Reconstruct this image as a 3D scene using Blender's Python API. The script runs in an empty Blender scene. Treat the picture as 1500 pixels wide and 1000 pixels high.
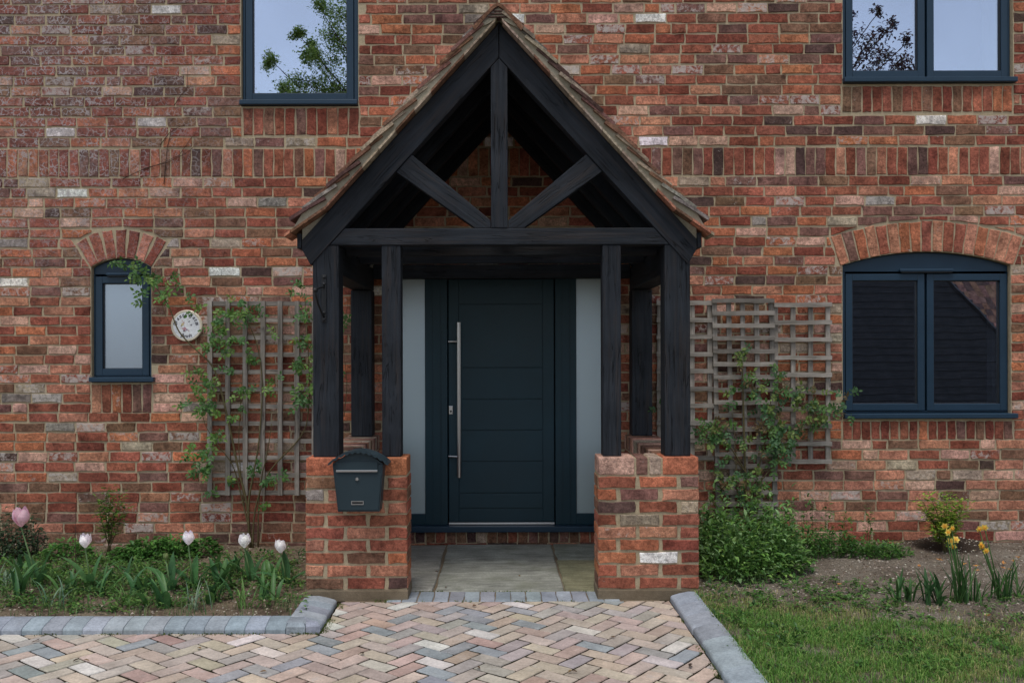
import bpy, bmesh, math, random
from mathutils import Vector, Matrix, Euler, noise
import numpy as np

rnd = random.Random(11)
R = math.radians
scene = bpy.context.scene
col = scene.collection

# ------------------------------------------------------------------ camera, light, exposure
F, CZ, CD, VX, VY, ROLL = 1320.0, 1.387, 1320.0 / 199.5, 735.0, 520.0, 0.0026
cam_d = bpy.data.cameras.new('camera')
cam = bpy.data.objects.new('camera', cam_d); col.objects.link(cam)
cam_d.sensor_width = 36.0
cam_d.lens = F / 1500.0 * 36.0
cam_d.shift_x = (750 - VX) / 1500.0
cam_d.shift_y = (VY - 500) / 1500.0
cam_d.clip_end = 400
cam.matrix_world = Matrix.Translation((0, -CD, CZ)) @ (Euler((math.pi / 2, 0, 0)).to_matrix() @ Matrix.Rotation(-ROLL, 3, 'Z')).to_4x4()
scene.camera = cam

SUN_EL, SUN_AZ = R(70), R(195)          # azimuth clockwise from +Y: the sun stands behind the camera
world = bpy.data.worlds.new('World'); scene.world = world
world.use_nodes = True
wt = world.node_tree
for n in list(wt.nodes): wt.nodes.remove(n)
sky = wt.nodes.new('ShaderNodeTexSky'); sky.sky_type = 'NISHITA'; sky.sun_disc = False
sky.sun_elevation = SUN_EL; sky.sun_rotation = SUN_AZ
sky.air_density = 1.0; sky.dust_density = 1.5; sky.ozone_density = 1.0
hs = wt.nodes.new('ShaderNodeHueSaturation'); hs.inputs['Saturation'].default_value = 0.5
bg = wt.nodes.new('ShaderNodeBackground'); bg.inputs['Strength'].default_value = 0.12
wo = wt.nodes.new('ShaderNodeOutputWorld')
tcw = wt.nodes.new('ShaderNodeTexCoord'); nzw = wt.nodes.new('ShaderNodeTexNoise'); nzw.inputs['Scale'].default_value = 3.0; nzw.inputs['Detail'].default_value = 5.0
rmw = wt.nodes.new('ShaderNodeMapRange'); rmw.inputs[1].default_value = 0.4; rmw.inputs[2].default_value = 0.65; rmw.inputs[3].default_value = 0.86; rmw.inputs[4].default_value = 1.12
scw = wt.nodes.new('ShaderNodeVectorMath'); scw.operation = 'SCALE'
wt.links.new(tcw.outputs['Generated'], nzw.inputs['Vector']); wt.links.new(nzw.outputs[0], rmw.inputs[0]); wt.links.new(rmw.outputs[0], scw.inputs['Scale'])
wt.links.new(sky.outputs[0], hs.inputs['Color']); wt.links.new(hs.outputs[0], scw.inputs[0]); wt.links.new(scw.outputs[0], bg.inputs['Color']); wt.links.new(bg.outputs[0], wo.inputs[0])

sun_d = bpy.data.lights.new('sun', 'SUN'); sun_d.energy = 1.15; sun_d.angle = R(14); sun_d.color = (1.0, 0.95, 0.88)
sun = bpy.data.objects.new('sun', sun_d); col.objects.link(sun)
sd = Vector((math.sin(SUN_AZ) * math.cos(SUN_EL), math.cos(SUN_AZ) * math.cos(SUN_EL), math.sin(SUN_EL)))
sun.rotation_euler = sd.to_track_quat('Z', 'Y').to_euler()
sun.location = (0, -8, 12)
scene.render.engine = 'CYCLES'
vs = scene.view_settings
vs.view_transform = 'Standard'; vs.look = 'None'; vs.gamma = 1.0; vs.use_curve_mapping = False
vs.exposure = 0.56

# ------------------------------------------------------------------ measuring helpers (photo measurements to metres)
def unroll(px, py):
    return px - ROLL * (py - VY), py + ROLL * (px - VX)
def at(px, py, Y=0.0):
    px, py = unroll(px, py); s = F / (CD + Y)
    return Vector(((px - VX) / s, Y, CZ - (py - VY) / s))
def gr(px, py, z=0.0):
    px, py = unroll(px, py); s = (py - VY) / (CZ - z)
    return Vector(((px - VX) / s, F / s - CD, z))
def lin(r, g, b):
    f = lambda c: ((c / 255.0 + 0.055) / 1.055) ** 2.4 if c > 10 else c / 255.0 / 12.92
    return (f(r), f(g), f(b))

# ------------------------------------------------------------------ mesh helpers
class MB:
    def __init__(s): s.v = []; s.f = []; s.c = []; s.w = []
    def add(s, verts, faces, c=(1, 1, 1), w=0.0, a=None):
        o = len(s.v)
        s.v += [tuple(p) for p in verts]
        s.f += [tuple(i + o for i in f) for f in faces]
        a = rnd.random() if a is None else a
        s.c += [(c[0], c[1], c[2], a)] * len(verts); s.w += [w] * len(verts)
    def box(s, x0, x1, y0, y1, z0, z1, c=(1, 1, 1), w=0.0):
        s.add([(x0, y0, z0), (x1, y0, z0), (x1, y1, z0), (x0, y1, z0), (x0, y0, z1), (x1, y0, z1), (x1, y1, z1), (x0, y1, z1)],
              [(3, 2, 1, 0), (4, 5, 6, 7), (0, 1, 5, 4), (1, 2, 6, 5), (2, 3, 7, 6), (3, 0, 4, 7)], c, w)
    def prism_y(s, pts, y0, y1, c=(1, 1, 1), w=0.0):     # outline in (x, z) counter-clockwise seen from -Y, pushed along Y
        n = len(pts)
        vv = [(p[0], y0, p[1]) for p in pts] + [(p[0], y1, p[1]) for p in pts]
        ff = [tuple(range(n)), tuple(range(2 * n - 1, n - 1, -1))] + [(i + n, (i + 1) % n + n, (i + 1) % n, i)[::1] for i in range(n)]
        s.add(vv, ff, c, w)
    def tube(s, pts, r, sides=6, c=(1, 1, 1), w=0.0, cap=True):
        pts = [Vector(p) for p in pts]; n = len(pts)
        rr = r if isinstance(r, (list, tuple)) else [r] * n
        vv = []; ref = None
        for i, p in enumerate(pts):
            t = (pts[min(i + 1, n - 1)] - pts[max(i - 1, 0)]).normalized()
            if ref is None or abs(ref.dot(t)) > 0.95:
                ref = Vector((0, 0, 1)) if abs(t.z) < 0.8 else Vector((1, 0, 0))
            u = (ref - t * ref.dot(t)).normalized(); b = t.cross(u); ref = u
            for k in range(sides):
                a = 2 * math.pi * k / sides
                vv.append(p + (u * math.cos(a) + b * math.sin(a)) * rr[i])
        ff = [(i * sides + k, i * sides + (k + 1) % sides, (i + 1) * sides + (k + 1) % sides, (i + 1) * sides + k) for i in range(n - 1) for k in range(sides)]
        if cap: ff += [tuple(range(sides))[::-1], tuple(range((n - 1) * sides, n * sides))]
        s.add(vv, ff, c, w)
    def lathe(s, prof, o, axis='Y', seg=24, c=(1, 1, 1), w=0.0):   # prof: (radius, along) pairs
        vv = []
        for (r, h) in prof:
            for k in range(seg):
                a = 2 * math.pi * k / seg; x, y = r * math.cos(a), r * math.sin(a)
                vv.append((o[0] + x, o[1] + h, o[2] + y) if axis == 'Y' else (o[0] + x, o[1] + y, o[2] + h))
        ff = [(i * seg + k, i * seg + (k + 1) % seg, (i + 1) * seg + (k + 1) % seg, (i + 1) * seg + k) for i in range(len(prof) - 1) for k in range(seg)]
        ff += [tuple(range(seg))[::-1], tuple(range((len(prof) - 1) * seg, len(prof) * seg))]
        s.add(vv, ff, c, w)
    def leaf(s, p, d, up, L, W, c, fold=0.25, droop=0.15):
        d = Vector(d).normalized(); side = d.cross(Vector(up))
        if side.length < 1e-4: side = d.cross(Vector((1, 0, 0)))
        side.normalize(); n = side.cross(d)
        p = Vector(p)
        q = [p, p + d * L * .35 + side * W * .5 + n * W * fold, p + d * L * .35 - side * W * .5 + n * W * fold, p + d * L * .45,
             p + d * L * .75 + side * W * .32 + n * (W * fold - L * droop * .6), p + d * L * .75 - side * W * .32 + n * (W * fold - L * droop * .6), p + d * L - n * L * droop]
        s.add(q, [(0, 3, 1), (0, 2, 3), (1, 3, 4), (2, 5, 3), (3, 6, 4), (3, 5, 6)], c)
    def strap(s, p, d, L, W, c, bend=0.5, seg=6, fold=0.2, tipw=0.0):   # strap leaf rising, then bending over along d
        p = Vector(p); h = Vector((d[0], d[1], 0)).normalized(); side = Vector((-h.y, h.x, 0))
        vv = []; pos = p.copy(); ang = math.pi / 2 - d[2]
        for i in range(seg + 1):
            t = i / seg
            wv = W * (0.55 + 0.9 * t - 1.45 * t ** 2.6) if tipw == 0 else W * (1 - (1 - tipw) * t)
            n = Vector((-h.x * math.sin(ang), -h.y * math.sin(ang), math.cos(ang)))
            vv += [pos + side * wv * .5 + n * wv * fold, pos, pos - side * wv * .5 + n * wv * fold]
            pos = pos + (h * math.cos(ang) + Vector((0, 0, 1)) * math.sin(ang)) * (L / seg)
            ang -= bend / seg * (0.5 + t)
        ff = []
        for i in range(seg):
            a = i * 3
            ff += [(a, a + 1, a + 4, a + 3), (a + 1, a + 2, a + 5, a + 4)]
        s.add(vv, ff, c)
    def build(s, name, mat, parent=None, smooth=False, origin=None, bevel=0.0, kind=None, seg=2, angle=None):
        me = bpy.data.meshes.new(name)
        if origin == 'c':
            a = np.array(s.v); o = Vector((a.min(0) + a.max(0)) / 2)
        else: o = Vector(origin) if origin is not None else Vector((0, 0, 0))
        me.from_pydata([(p[0] - o.x, p[1] - o.y, p[2] - o.z) for p in s.v], [], s.f)
        at_ = me.attributes.new('Col', 'FLOAT_COLOR', 'POINT'); at_.data.foreach_set('color', np.array(s.c, dtype=np.float32).ravel())
        aw = me.attributes.new('wear', 'FLOAT', 'POINT'); aw.data.foreach_set('value', np.array(s.w, dtype=np.float32))
        if bevel > 0:
            bm = bmesh.new(); bm.from_mesh(me)
            bmesh.ops.recalc_face_normals(bm, faces=bm.faces)
            bmesh.ops.bevel(bm, geom=[e for e in bm.edges if len(e.link_faces) == 2 and e.calc_face_angle(0) > 0.5], offset=bevel, segments=seg, profile=0.6, affect='EDGES')
            bm.to_mesh(me); bm.free()
        if smooth:
            me.polygons.foreach_set('use_smooth', [True] * len(me.polygons))
            if angle: me.set_sharp_from_angle(angle=angle)
        me.materials.append(mat)
        ob = bpy.data.objects.new(name, me); col.objects.link(ob)
        ob.location = o
        if parent is not None:
            ob.parent = parent
            if parent_world(parent).length > 0: ob.location = o - parent_world(parent)
        if kind: ob['kind'] = kind
        return ob

def parent_world(o):
    p = Vector((0, 0, 0))
    while o is not None: p = p + o.location; o = o.parent
    return p
def tag(o, label=None, cat=None, group=None, kind=None):
    if label: o['label'] = label
    if cat: o['category'] = cat
    if group: o['group'] = group
    if kind: o['kind'] = kind
    return o
def empty(name, loc, label, cat, group=None):
    o = bpy.data.objects.new(name, None); col.objects.link(o); o.location = loc; o.empty_display_size = 0.1
    return tag(o, label, cat, group)

# ------------------------------------------------------------------ materials
class NT:
    def __init__(s, name):
        s.m = bpy.data.materials.new(name); s.m.use_nodes = True; s.t = s.m.node_tree
        for n in list(s.t.nodes): s.t.nodes.remove(n)
        s.out = s.t.nodes.new('ShaderNodeOutputMaterial')
    def n(s, typ, **kw):
        nd = s.t.nodes.new('ShaderNode' + typ)
        for k, v in kw.items():
            if k.startswith('i_'):
                key = k[2:].replace('_', ' ')
                s.set(nd, key, v)
            else: setattr(nd, k, v)
        return nd
    def set(s, nd, key, v):
        sock = nd.inputs[int(key)] if key.isdigit() else nd.inputs[key]
        if isinstance(v, bpy.types.NodeSocket): s.t.links.new(v, sock)
        else:
            if sock.type == 'RGBA' and hasattr(v, '__len__') and len(v) == 3: v = (*v, 1)
            sock.default_value = v
    def mix(s, fac, a, b, blend='MIX'):
        nd = s.t.nodes.new('ShaderNodeMix'); nd.data_type = 'RGBA'; nd.blend_type = blend
        for i, v in ((0, fac), (6, a), (7, b)):
            if isinstance(v, bpy.types.NodeSocket): s.t.links.new(v, nd.inputs[i])
            else: nd.inputs[i].default_value = (*v, 1) if hasattr(v, '__len__') and len(v) == 3 else v
        return nd.outputs[2]
    def math(s, op, a, b=0.0, c=None, clamp=False):
        nd = s.t.nodes.new('ShaderNodeMath'); nd.operation = op; nd.use_clamp = clamp
        for i, v in enumerate((a, b) if c is None else (a, b, c)):
            if isinstance(v, bpy.types.NodeSocket): s.t.links.new(v, nd.inputs[i])
            else: nd.inputs[i].default_value = v
        return nd.outputs[0]
    def ramp(s, fac, stops):
        nd = s.t.nodes.new('ShaderNodeValToRGB'); e = nd.color_ramp.elements
        while len(e) < len(stops): e.new(0.5)
        for el, (p, c) in zip(e, stops):
            el.position = p; el.color = (*c, 1) if hasattr(c, '__len__') else (c, c, c, 1)
        s.t.links.new(fac, nd.inputs[0]); return nd.outputs[0]
    def noise(s, vec, scale, detail=4, rough=0.55, dist=0.0, out=0):
        nd = s.t.nodes.new('ShaderNodeTexNoise'); nd.inputs['Scale'].default_value = scale; nd.inputs['Detail'].default_value = detail
        nd.inputs['Roughness'].default_value = rough; nd.inputs['Distortion'].default_value = dist
        if vec is not None: s.t.links.new(vec, nd.inputs['Vector'])
        return nd.outputs[out]
    def bump(s, h, strength, dist, prev=None):
        nd = s.t.nodes.new('ShaderNodeBump'); nd.inputs['Strength'].default_value = strength; nd.inputs['Distance'].default_value = dist
        s.t.links.new(h, nd.inputs['Height'])
        if prev is not None: s.t.links.new(prev, nd.inputs['Normal'])
        return nd.outputs[0]
    def bsdf(s, color, rough=0.8, normal=None, spec=0.3, **kw):
        nd = s.t.nodes.new('ShaderNodeBsdfPrincipled')
        s.set(nd, 'Base Color', color); s.set(nd, 'Roughness', rough); s.set(nd, 'Specular IOR Level', spec)
        if normal is not None: s.t.links.new(normal, nd.inputs['Normal'])
        for k, v in kw.items(): s.set(nd, k.replace('_', ' '), v)
        s.t.links.new(nd.outputs[0], s.out.inputs[0]); return nd

def pos_vec(t): return t.n('NewGeometry').outputs['Position']
def attr(t, name): return t.n('Attribute', attribute_name=name)

def make_brick_mat(name, base=None):
    t = NT(name); P = pos_vec(t); a = attr(t, 'Col'); w = attr(t, 'wear')
    off = t.n('VectorMath', operation='ADD'); t.t.links.new(P, off.inputs[0])
    sc = t.n('VectorMath', operation='SCALE'); sc.inputs[0].default_value = (37.0, 11.0, 53.0); t.t.links.new(a.outputs['Alpha'], sc.inputs['Scale'])
    t.t.links.new(sc.outputs[0], off.inputs[1]); V = off.outputs[0]
    n1 = t.noise(V, 9, 5, 0.65); n2 = t.noise(V, 55, 5, 0.75); n3 = t.noise(V, 200, 3, 0.65)
    c = t.mix(t.math('MULTIPLY', t.ramp(t.noise(V, 13, 5, 0.7, 0.4), [(0.42, 0.0), (0.66, 1.0)]), 0.75), a.outputs['Color'], t.mix(1.0, a.outputs['Color'], (0.6, 0.56, 0.56), 'MULTIPLY'))
    c = t.mix(1.0, c, t.ramp(n1, [(0.3, 0.62), (0.5, 1.0), (0.7, 1.35)]), 'MULTIPLY')
    c = t.mix(1.0, c, t.ramp(n2, [(0.3, 0.42), (0.5, 1.0), (0.7, 1.5)]), 'MULTIPLY')
    c = t.mix(1.0, c, t.ramp(n3, [(0.3, 0.66), (0.6, 1.15)]), 'MULTIPLY')
    c = t.mix(1.0, c, t.ramp(t.noise(P, 1.1, 4, 0.6), [(0.3, 0.78), (0.7, 1.2)]), 'MULTIPLY')
    # burnt dark patches on some bricks
    dk = t.math('MULTIPLY', t.ramp(t.noise(V, 5, 3, 0.6), [(0.56, 0.0), (0.68, 1.0)]), 0.55)
    c = t.mix(dk, c, t.mix(1.0, c, (0.3, 0.3, 0.34), 'MULTIPLY'))
    # lime and mortar smears, more of them where 'wear' is high
    sm = t.noise(V, 26, 6, 0.75, 0.6)
    th = t.math('SUBTRACT', 0.77, t.math('MULTIPLY', w.outputs['Fac'], 0.36))
    fac = t.math('MULTIPLY', t.math('SUBTRACT', sm, th), 9.0, clamp=True)
    c = t.mix(t.math('MULTIPLY', fac, 0.8), c, (0.56, 0.50, 0.46))
    # pale root scars left on the brick by a creeper, upper left
    sx = t.n('SeparateXYZ'); t.t.links.new(P, sx.inputs[0])
    mk = t.math('MULTIPLY', t.math('MULTIPLY', t.math('SUBTRACT', -1.7, sx.outputs[0]), 0.75, clamp=True), t.math('MULTIPLY', t.math('SUBTRACT', sx.outputs[2], 1.7), 0.8, clamp=True))
    wv = t.n('TexVoronoi', feature='DISTANCE_TO_EDGE'); wv.inputs['Scale'].default_value = 26.0
    ws = t.n('VectorMath', operation='ADD'); t.t.links.new(P, ws.inputs[0]); dsc = t.n('VectorMath', operation='SCALE'); dsc.inputs['Scale'].default_value = 0.07; t.t.links.new(t.noise(P, 16, 4, 0.65, 0.0, 1), dsc.inputs[0]); t.t.links.new(dsc.outputs[0], ws.inputs[1])
    t.t.links.new(ws.outputs[0], wv.inputs['Vector'])
    hair = t.math('MULTIPLY', t.math('SUBTRACT', 0.085, wv.outputs['Distance']), 22.0, clamp=True)
    brk = t.ramp(t.noise(P, 7, 4, 0.7), [(0.4, 0.0), (0.55, 1.0)])
    hf = t.math('MULTIPLY', t.math('MULTIPLY', hair, brk), t.math('MULTIPLY', mk, 0.9))
    c = t.mix(hf, c, (0.5, 0.46, 0.46))
    c = t.mix(t.math('MULTIPLY', mk, 0.22), c, (0.2, 0.15, 0.15))
    h = t.math('ADD', t.math('MULTIPLY', n2, 0.7), t.math('ADD', t.math('MULTIPLY', n3, 0.25), t.math('MULTIPLY', sm, 0.8)))
    t.bsdf(c, 0.9, t.bump(h, 1.0, 0.009), 0.15)
    return t.m

def make_mortar(name, c0, c1):
    t = NT(name); P = pos_vec(t)
    n1 = t.noise(P, 2.2, 4, 0.6); n2 = t.noise(P, 190, 4, 0.7); n3 = t.noise(P, 38, 4, 0.65)
    c = t.ramp(n1, [(0.3, c0), (0.7, c1)])
    c = t.mix(0.7, c, t.ramp(n2, [(0.3, 0.6), (0.7, 1.25)]), 'MULTIPLY')
    c = t.mix(0.6, c, t.ramp(n3, [(0.3, 0.75), (0.7, 1.2)]), 'MULTIPLY')
    t.bsdf(c, 0.95, t.bump(t.math('ADD', n2, n3), 0.7, 0.005), 0.1)
    return t.m

def make_timber(name, c0, c1, bumpv=0.5, weather=0.0, spec=0.3, rough=0.6):
    t = NT(name); tc = t.n('TexCoord'); oi = t.n('ObjectInfo')
    mp = t.n('Mapping'); t.t.links.new(tc.outputs['Object'], mp.inputs['Vector']); mp.inputs['Scale'].default_value = (2.2, 45, 45)
    ad = t.n('VectorMath', operation='ADD'); t.t.links.new(mp.outputs[0], ad.inputs[0])
    sc = t.n('VectorMath', operation='SCALE'); sc.inputs[0].default_value = (31, 17, 53); t.t.links.new(oi.outputs['Random'], sc.inputs['Scale']); t.t.links.new(sc.outputs[0], ad.inputs[1])
    g = t.noise(ad.outputs[0], 1.0, 6, 0.65, 0.6)
    mp2 = t.n('Mapping'); t.t.links.new(tc.outputs['Object'], mp2.inputs['Vector']); mp2.inputs['Scale'].default_value = (0.9, 16, 16)
    ad2 = t.n('VectorMath', operation='ADD'); t.t.links.new(mp2.outputs[0], ad2.inputs[0]); t.t.links.new(sc.outputs[0], ad2.inputs[1])
    k = t.noise(ad2.outputs[0], 1.6, 3, 0.5, 1.2)
    crack = t.ramp(k, [(0.485, 1.0), (0.5, 0.0), (0.515, 1.0)])
    gate = t.ramp(t.noise(tc.outputs['Object'], 3.0, 3, 0.6), [(0.5, 0.0), (0.6, 1.0)])
    cr = t.math('MULTIPLY', t.math('SUBTRACT', 1.0, crack), gate)
    big = t.noise(tc.outputs['Object'], 4.0, 4, 0.6)
    c = t.ramp(g, [(0.3, c0), (0.7, c1)])
    c = t.mix(0.8, c, t.ramp(big, [(0.3, 0.65), (0.7, 1.35)]), 'MULTIPLY')
    if weather == 0: c = t.mix(t.math('MULTIPLY', t.ramp(t.noise(ad2.outputs[0], 2.3, 5, 0.7), [(0.5, 0.0), (0.68, 1.0)]), 0.45), c, tuple(v * 1.3 for v in (c1[2], c1[1] * .92, c1[0] * .9)))
    c = t.mix(t.math('MULTIPLY', cr, 0.8), c, tuple(x * 0.25 for x in c0))
    if weather > 0:
        c = t.mix(t.math('MULTIPLY', t.ramp(t.noise(tc.outputs['Object'], 11, 5, 0.7), [(0.5, 0.0), (0.7, 1.0)]), weather), c, (0.2, 0.19, 0.15))
        br = t.n('MapRange'); t.t.links.new(oi.outputs['Random'], br.inputs[0]); br.inputs[3].default_value = 0.7; br.inputs[4].default_value = 1.25
        cc = t.n('VectorMath', operation='SCALE'); t.t.links.new(c, cc.inputs[0]); t.t.links.new(br.outputs[0], cc.inputs['Scale']); c = cc.outputs[0]
    h = t.math('SUBTRACT', g, t.math('MULTIPLY', cr, 1.2))
    t.bsdf(c, rough, t.bump(h, bumpv, 0.004), spec)
    return t.m

def make_paint(name, c, rough=0.38, spec=0.3):
    t = NT(name); P = pos_vec(t)
    n = t.noise(P, 3.0, 4, 0.6); n2 = t.noise(P, 420, 2, 0.5)
    cc = t.mix(0.5, c, t.ramp(n, [(0.3, 0.8), (0.7, 1.2)]), 'MULTIPLY')
    rr = t.n('MapRange'); t.t.links.new(n, rr.inputs[0]); rr.inputs[3].default_value = rough - 0.06; rr.inputs[4].default_value = rough + 0.1
    t.bsdf(cc, rr.outputs[0], t.bump(n2, 0.05, 0.001), spec)
    return t.m

def make_simple(name, c, rough=0.6, spec=0.3, metal=0.0, var=0.25, scale=30.0, bumpv=0.2):
    t = NT(name); P = pos_vec(t); n = t.noise(P, scale, 5, 0.65)
    cc = t.mix(1.0, c, t.ramp(n, [(0.25, 1 - var), (0.75, 1 + var)]), 'MULTIPLY')
    t.bsdf(cc, rough, t.bump(n, bumpv, 0.003), spec, Metallic=metal)
    return t.m

def make_leafmat(name, rough=0.5, trans=0.3):
    t = NT(name); a = attr(t, 'Col'); P = pos_vec(t)
    n = t.noise(P, 60, 3, 0.6)
    c = t.mix(0.7, a.outputs['Color'], t.ramp(n, [(0.3, 1.0), (0.7, 1.65)]), 'MULTIPLY')
    b = t.bsdf(c, rough, None, 0.3)
    tr = t.n('BsdfTranslucent'); t.t.links.new(c, tr.inputs[0])
    mx = t.n('MixShader'); mx.inputs[0].default_value = trans
    t.t.links.new(b.outputs[0], mx.inputs[1]); t.t.links.new(tr.outputs[0], mx.inputs[2]); t.t.links.new(mx.outputs[0], t.out.inputs[0])
    return t.m

def make_glass(name, refl, tint=(0.75, 0.8, 0.85), wob=0.0015):
    t = NT(name); P = pos_vec(t)
    bm_ = t.bump(t.noise(P, 2.2, 2, 0.5), 0.25, wob)
    gl = t.n('BsdfGlossy'); gl.inputs['Roughness'].default_value = 0.0; gl.inputs['Color'].default_value = (0.72, 0.81, 0.97, 1); t.t.links.new(bm_, gl.inputs['Normal'])
    tr = t.n('BsdfTransparent'); tr.inputs['Color'].default_value = (*tint, 1)
    mx = t.n('MixShader'); mx.inputs[0].default_value = refl
    t.t.links.new(tr.outputs[0], mx.inputs[1]); t.t.links.new(gl.outputs[0], mx.inputs[2]); t.t.links.new(mx.outputs[0], t.out.inputs[0])
    return t.m

def make_frosted(name, c, refl=0.35, rough=0.25):
    t = NT(name); P = pos_vec(t); n = t.noise(P, 300, 3, 0.6)
    bn = t.bump(n, 0.25, 0.001)
    df = t.n('BsdfDiffuse'); df.inputs['Color'].default_value = (*c, 1)
    gl = t.n('BsdfGlossy'); gl.inputs['Roughness'].default_value = rough; gl.inputs['Color'].default_value = (0.74, 0.85, 1.0, 1); t.t.links.new(bn, gl.inputs['Normal'])
    mx = t.n('MixShader'); mx.inputs[0].default_value = refl
    t.t.links.new(df.outputs[0], mx.inputs[1]); t.t.links.new(gl.outputs[0], mx.inputs[2]); t.t.links.new(mx.outputs[0], t.out.inputs[0])
    return t.m

def make_stone(name, lich=0.4, riven=0.0):
    t = NT(name); P = pos_vec(t); a = attr(t, 'Col')
    off = t.n('VectorMath', operation='ADD'); t.t.links.new(P, off.inputs[0])
    sc = t.n('VectorMath', operation='SCALE'); sc.inputs[0].default_value = (37, 61, 13); t.t.links.new(a.outputs['Alpha'], sc.inputs['Scale']); t.t.links.new(sc.outputs[0], off.inputs[1])
    V = off.outputs[0]
    n1 = t.noise(V, 7, 5, 0.65); n2 = t.noise(V, 75, 5, 0.7); n3 = t.noise(V, 330, 3, 0.6)
    c = t.mix(0.9, a.outputs['Color'], t.ramp(n1, [(0.28, 0.68), (0.72, 1.25)]), 'MULTIPLY')
    c = t.mix(0.8, c, t.ramp(n2, [(0.28, 0.7), (0.72, 1.22)]), 'MULTIPLY')
    c = t.mix(0.5, c, t.ramp(n3, [(0.3, 0.7), (0.7, 1.2)]), 'MULTIPLY')
    c = t.mix(t.math('MULTIPLY', t.ramp(t.noise(V, 12, 5, 0.7), [(0.57, 0.0), (0.7, 1.0)]), lich), c, (0.45, 0.43, 0.41))
    h = t.math('ADD', n2, t.math('MULTIPLY', n3, 0.4))
    if riven > 0:
        mp = t.n('Mapping'); t.t.links.new(V, mp.inputs['Vector']); mp.inputs['Scale'].default_value = (5, 26, 5)
        rv = t.noise(mp.outputs[0], 1.0, 6, 0.7, 0.5); h = t.math('ADD', h, t.math('MULTIPLY', rv, 3.0))
        c = t.mix(riven, c, t.ramp(rv, [(0.3, 0.6), (0.5, 1.0), (0.7, 1.3)]), 'MULTIPLY')
        c = t.mix(t.math('MULTIPLY', t.ramp(t.noise(P, 3.2, 4, 0.6), [(0.5, 0.0), (0.65, 1.0)]), 0.45), c, (0.13, 0.14, 0.09))
    t.bsdf(c, 0.85, t.bump(h, 0.6, 0.004), 0.2)
    return t.m

def make_soil(name):
    t = NT(name); P = pos_vec(t)
    n1 = t.noise(P, 2.5, 5, 0.65); n2 = t.noise(P, 55, 5, 0.75); n3 = t.noise(P, 210, 3, 0.7)
    c = t.ramp(n1, [(0.32, lin(92, 78, 66)), (0.5, lin(132, 117, 99)), (0.7, lin(150, 138, 116))])
    c = t.mix(0.9, c, t.ramp(n2, [(0.3, 0.45), (0.55, 1.0), (0.72, 1.35)]), 'MULTIPLY')
    c = t.mix(0.7, c, t.ramp(n3, [(0.35, 0.6), (0.65, 1.3)]), 'MULTIPLY')
    t.bsdf(c, 0.95, t.bump(t.math('ADD', n2, t.math('MULTIPLY', n3, 0.6)), 1.0, 0.015), 0.1)
    return t.m

M = {}
M['brick'] = make_brick_mat('brick clay')
M['mortar'] = make_mortar('lime mortar', lin(172, 156, 128), lin(190, 175, 148))
M['verge_mortar'] = make_mortar('verge mortar', lin(150, 142, 122), lin(180, 172, 152))
M['timber'] = make_timber('black stained timber', (0.010, 0.0125, 0.017), (0.025, 0.030, 0.038), 0.9, 0.0, 0.2, 0.65)
M['trellis'] = make_timber('weathered grey slat', lin(102, 96, 89), lin(164, 157, 149), 0.5, 0.5, 0.15, 0.85)
M['frame'] = make_paint('anthracite blue paint', lin(36, 58, 76), 0.36)
M['door'] = make_paint('dark blue door paint', lin(27, 55, 66), 0.40)
M['box'] = make_paint('dark grey powder coat', lin(38, 53, 60), 0.42)
M['glass'] = make_glass('window glass', 0.60)
M['frost'] = make_frosted('frosted glass', (0.36, 0.47, 0.47), 0.35, 0.35)
M['frost_blue'] = make_frosted('frosted window glass', (0.12, 0.165, 0.225), 0.4, 0.22)
M['steel'] = make_simple('brushed steel', (0.55, 0.55, 0.55), 0.32, 0.5, 1.0, 0.08, 90, 0.05)
M['iron'] = make_simple('black iron', (0.012, 0.013, 0.015), 0.5, 0.4, 0.0, 0.3, 80, 0.3)
M['dark'] = make_simple('dark room', (0.012, 0.012, 0.013), 0.95, 0.0, 0.0, 0.2, 5, 0.0)
M['stone'] = make_stone('paving clay')
M['kerb'] = make_stone('blue grey concrete', 0.1)
M['flag'] = make_stone('riven flagstone', 0.2, 0.9)
M['soil'] = make_soil('bed soil')
M['leaf'] = make_leafmat('leaf', 0.45, 0.3)
M['grass'] = make_leafmat('grass blade', 0.6, 0.3)
M['petal'] = make_leafmat('petal', 0.55, 0.35)
M['stem'] = make_simple('woody stem', lin(92, 84, 58), 0.8, 0.2, 0.0, 0.4, 60, 0.4)
M['twig'] = make_simple('dry creeper stem', lin(84, 66, 58), 0.9, 0.1, 0.0, 0.4, 60, 0.4)
M['tile'] = make_brick_mat('clay roof tile')
M['cream'] = make_simple('ceramic cream', lin(222, 212, 190), 0.35, 0.5, 0.0, 0.08, 40, 0.05)
M['ink'] = make_leafmat('ceramic print', 0.4, 0.0)
M['curtain'] = make_simple('white curtain', lin(225, 225, 228), 0.9, 0.1, 0.0, 0.08, 8, 0.0)
M['basket'] = make_simple('woven willow', lin(150, 108, 78), 0.8, 0.2, 0.0, 0.35, 70, 0.5)
M['footing'] = make_mortar('old footing', lin(104, 92, 76), lin(142, 128, 108))
M['pebble'] = make_stone('pebble stone', 0.2)

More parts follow.
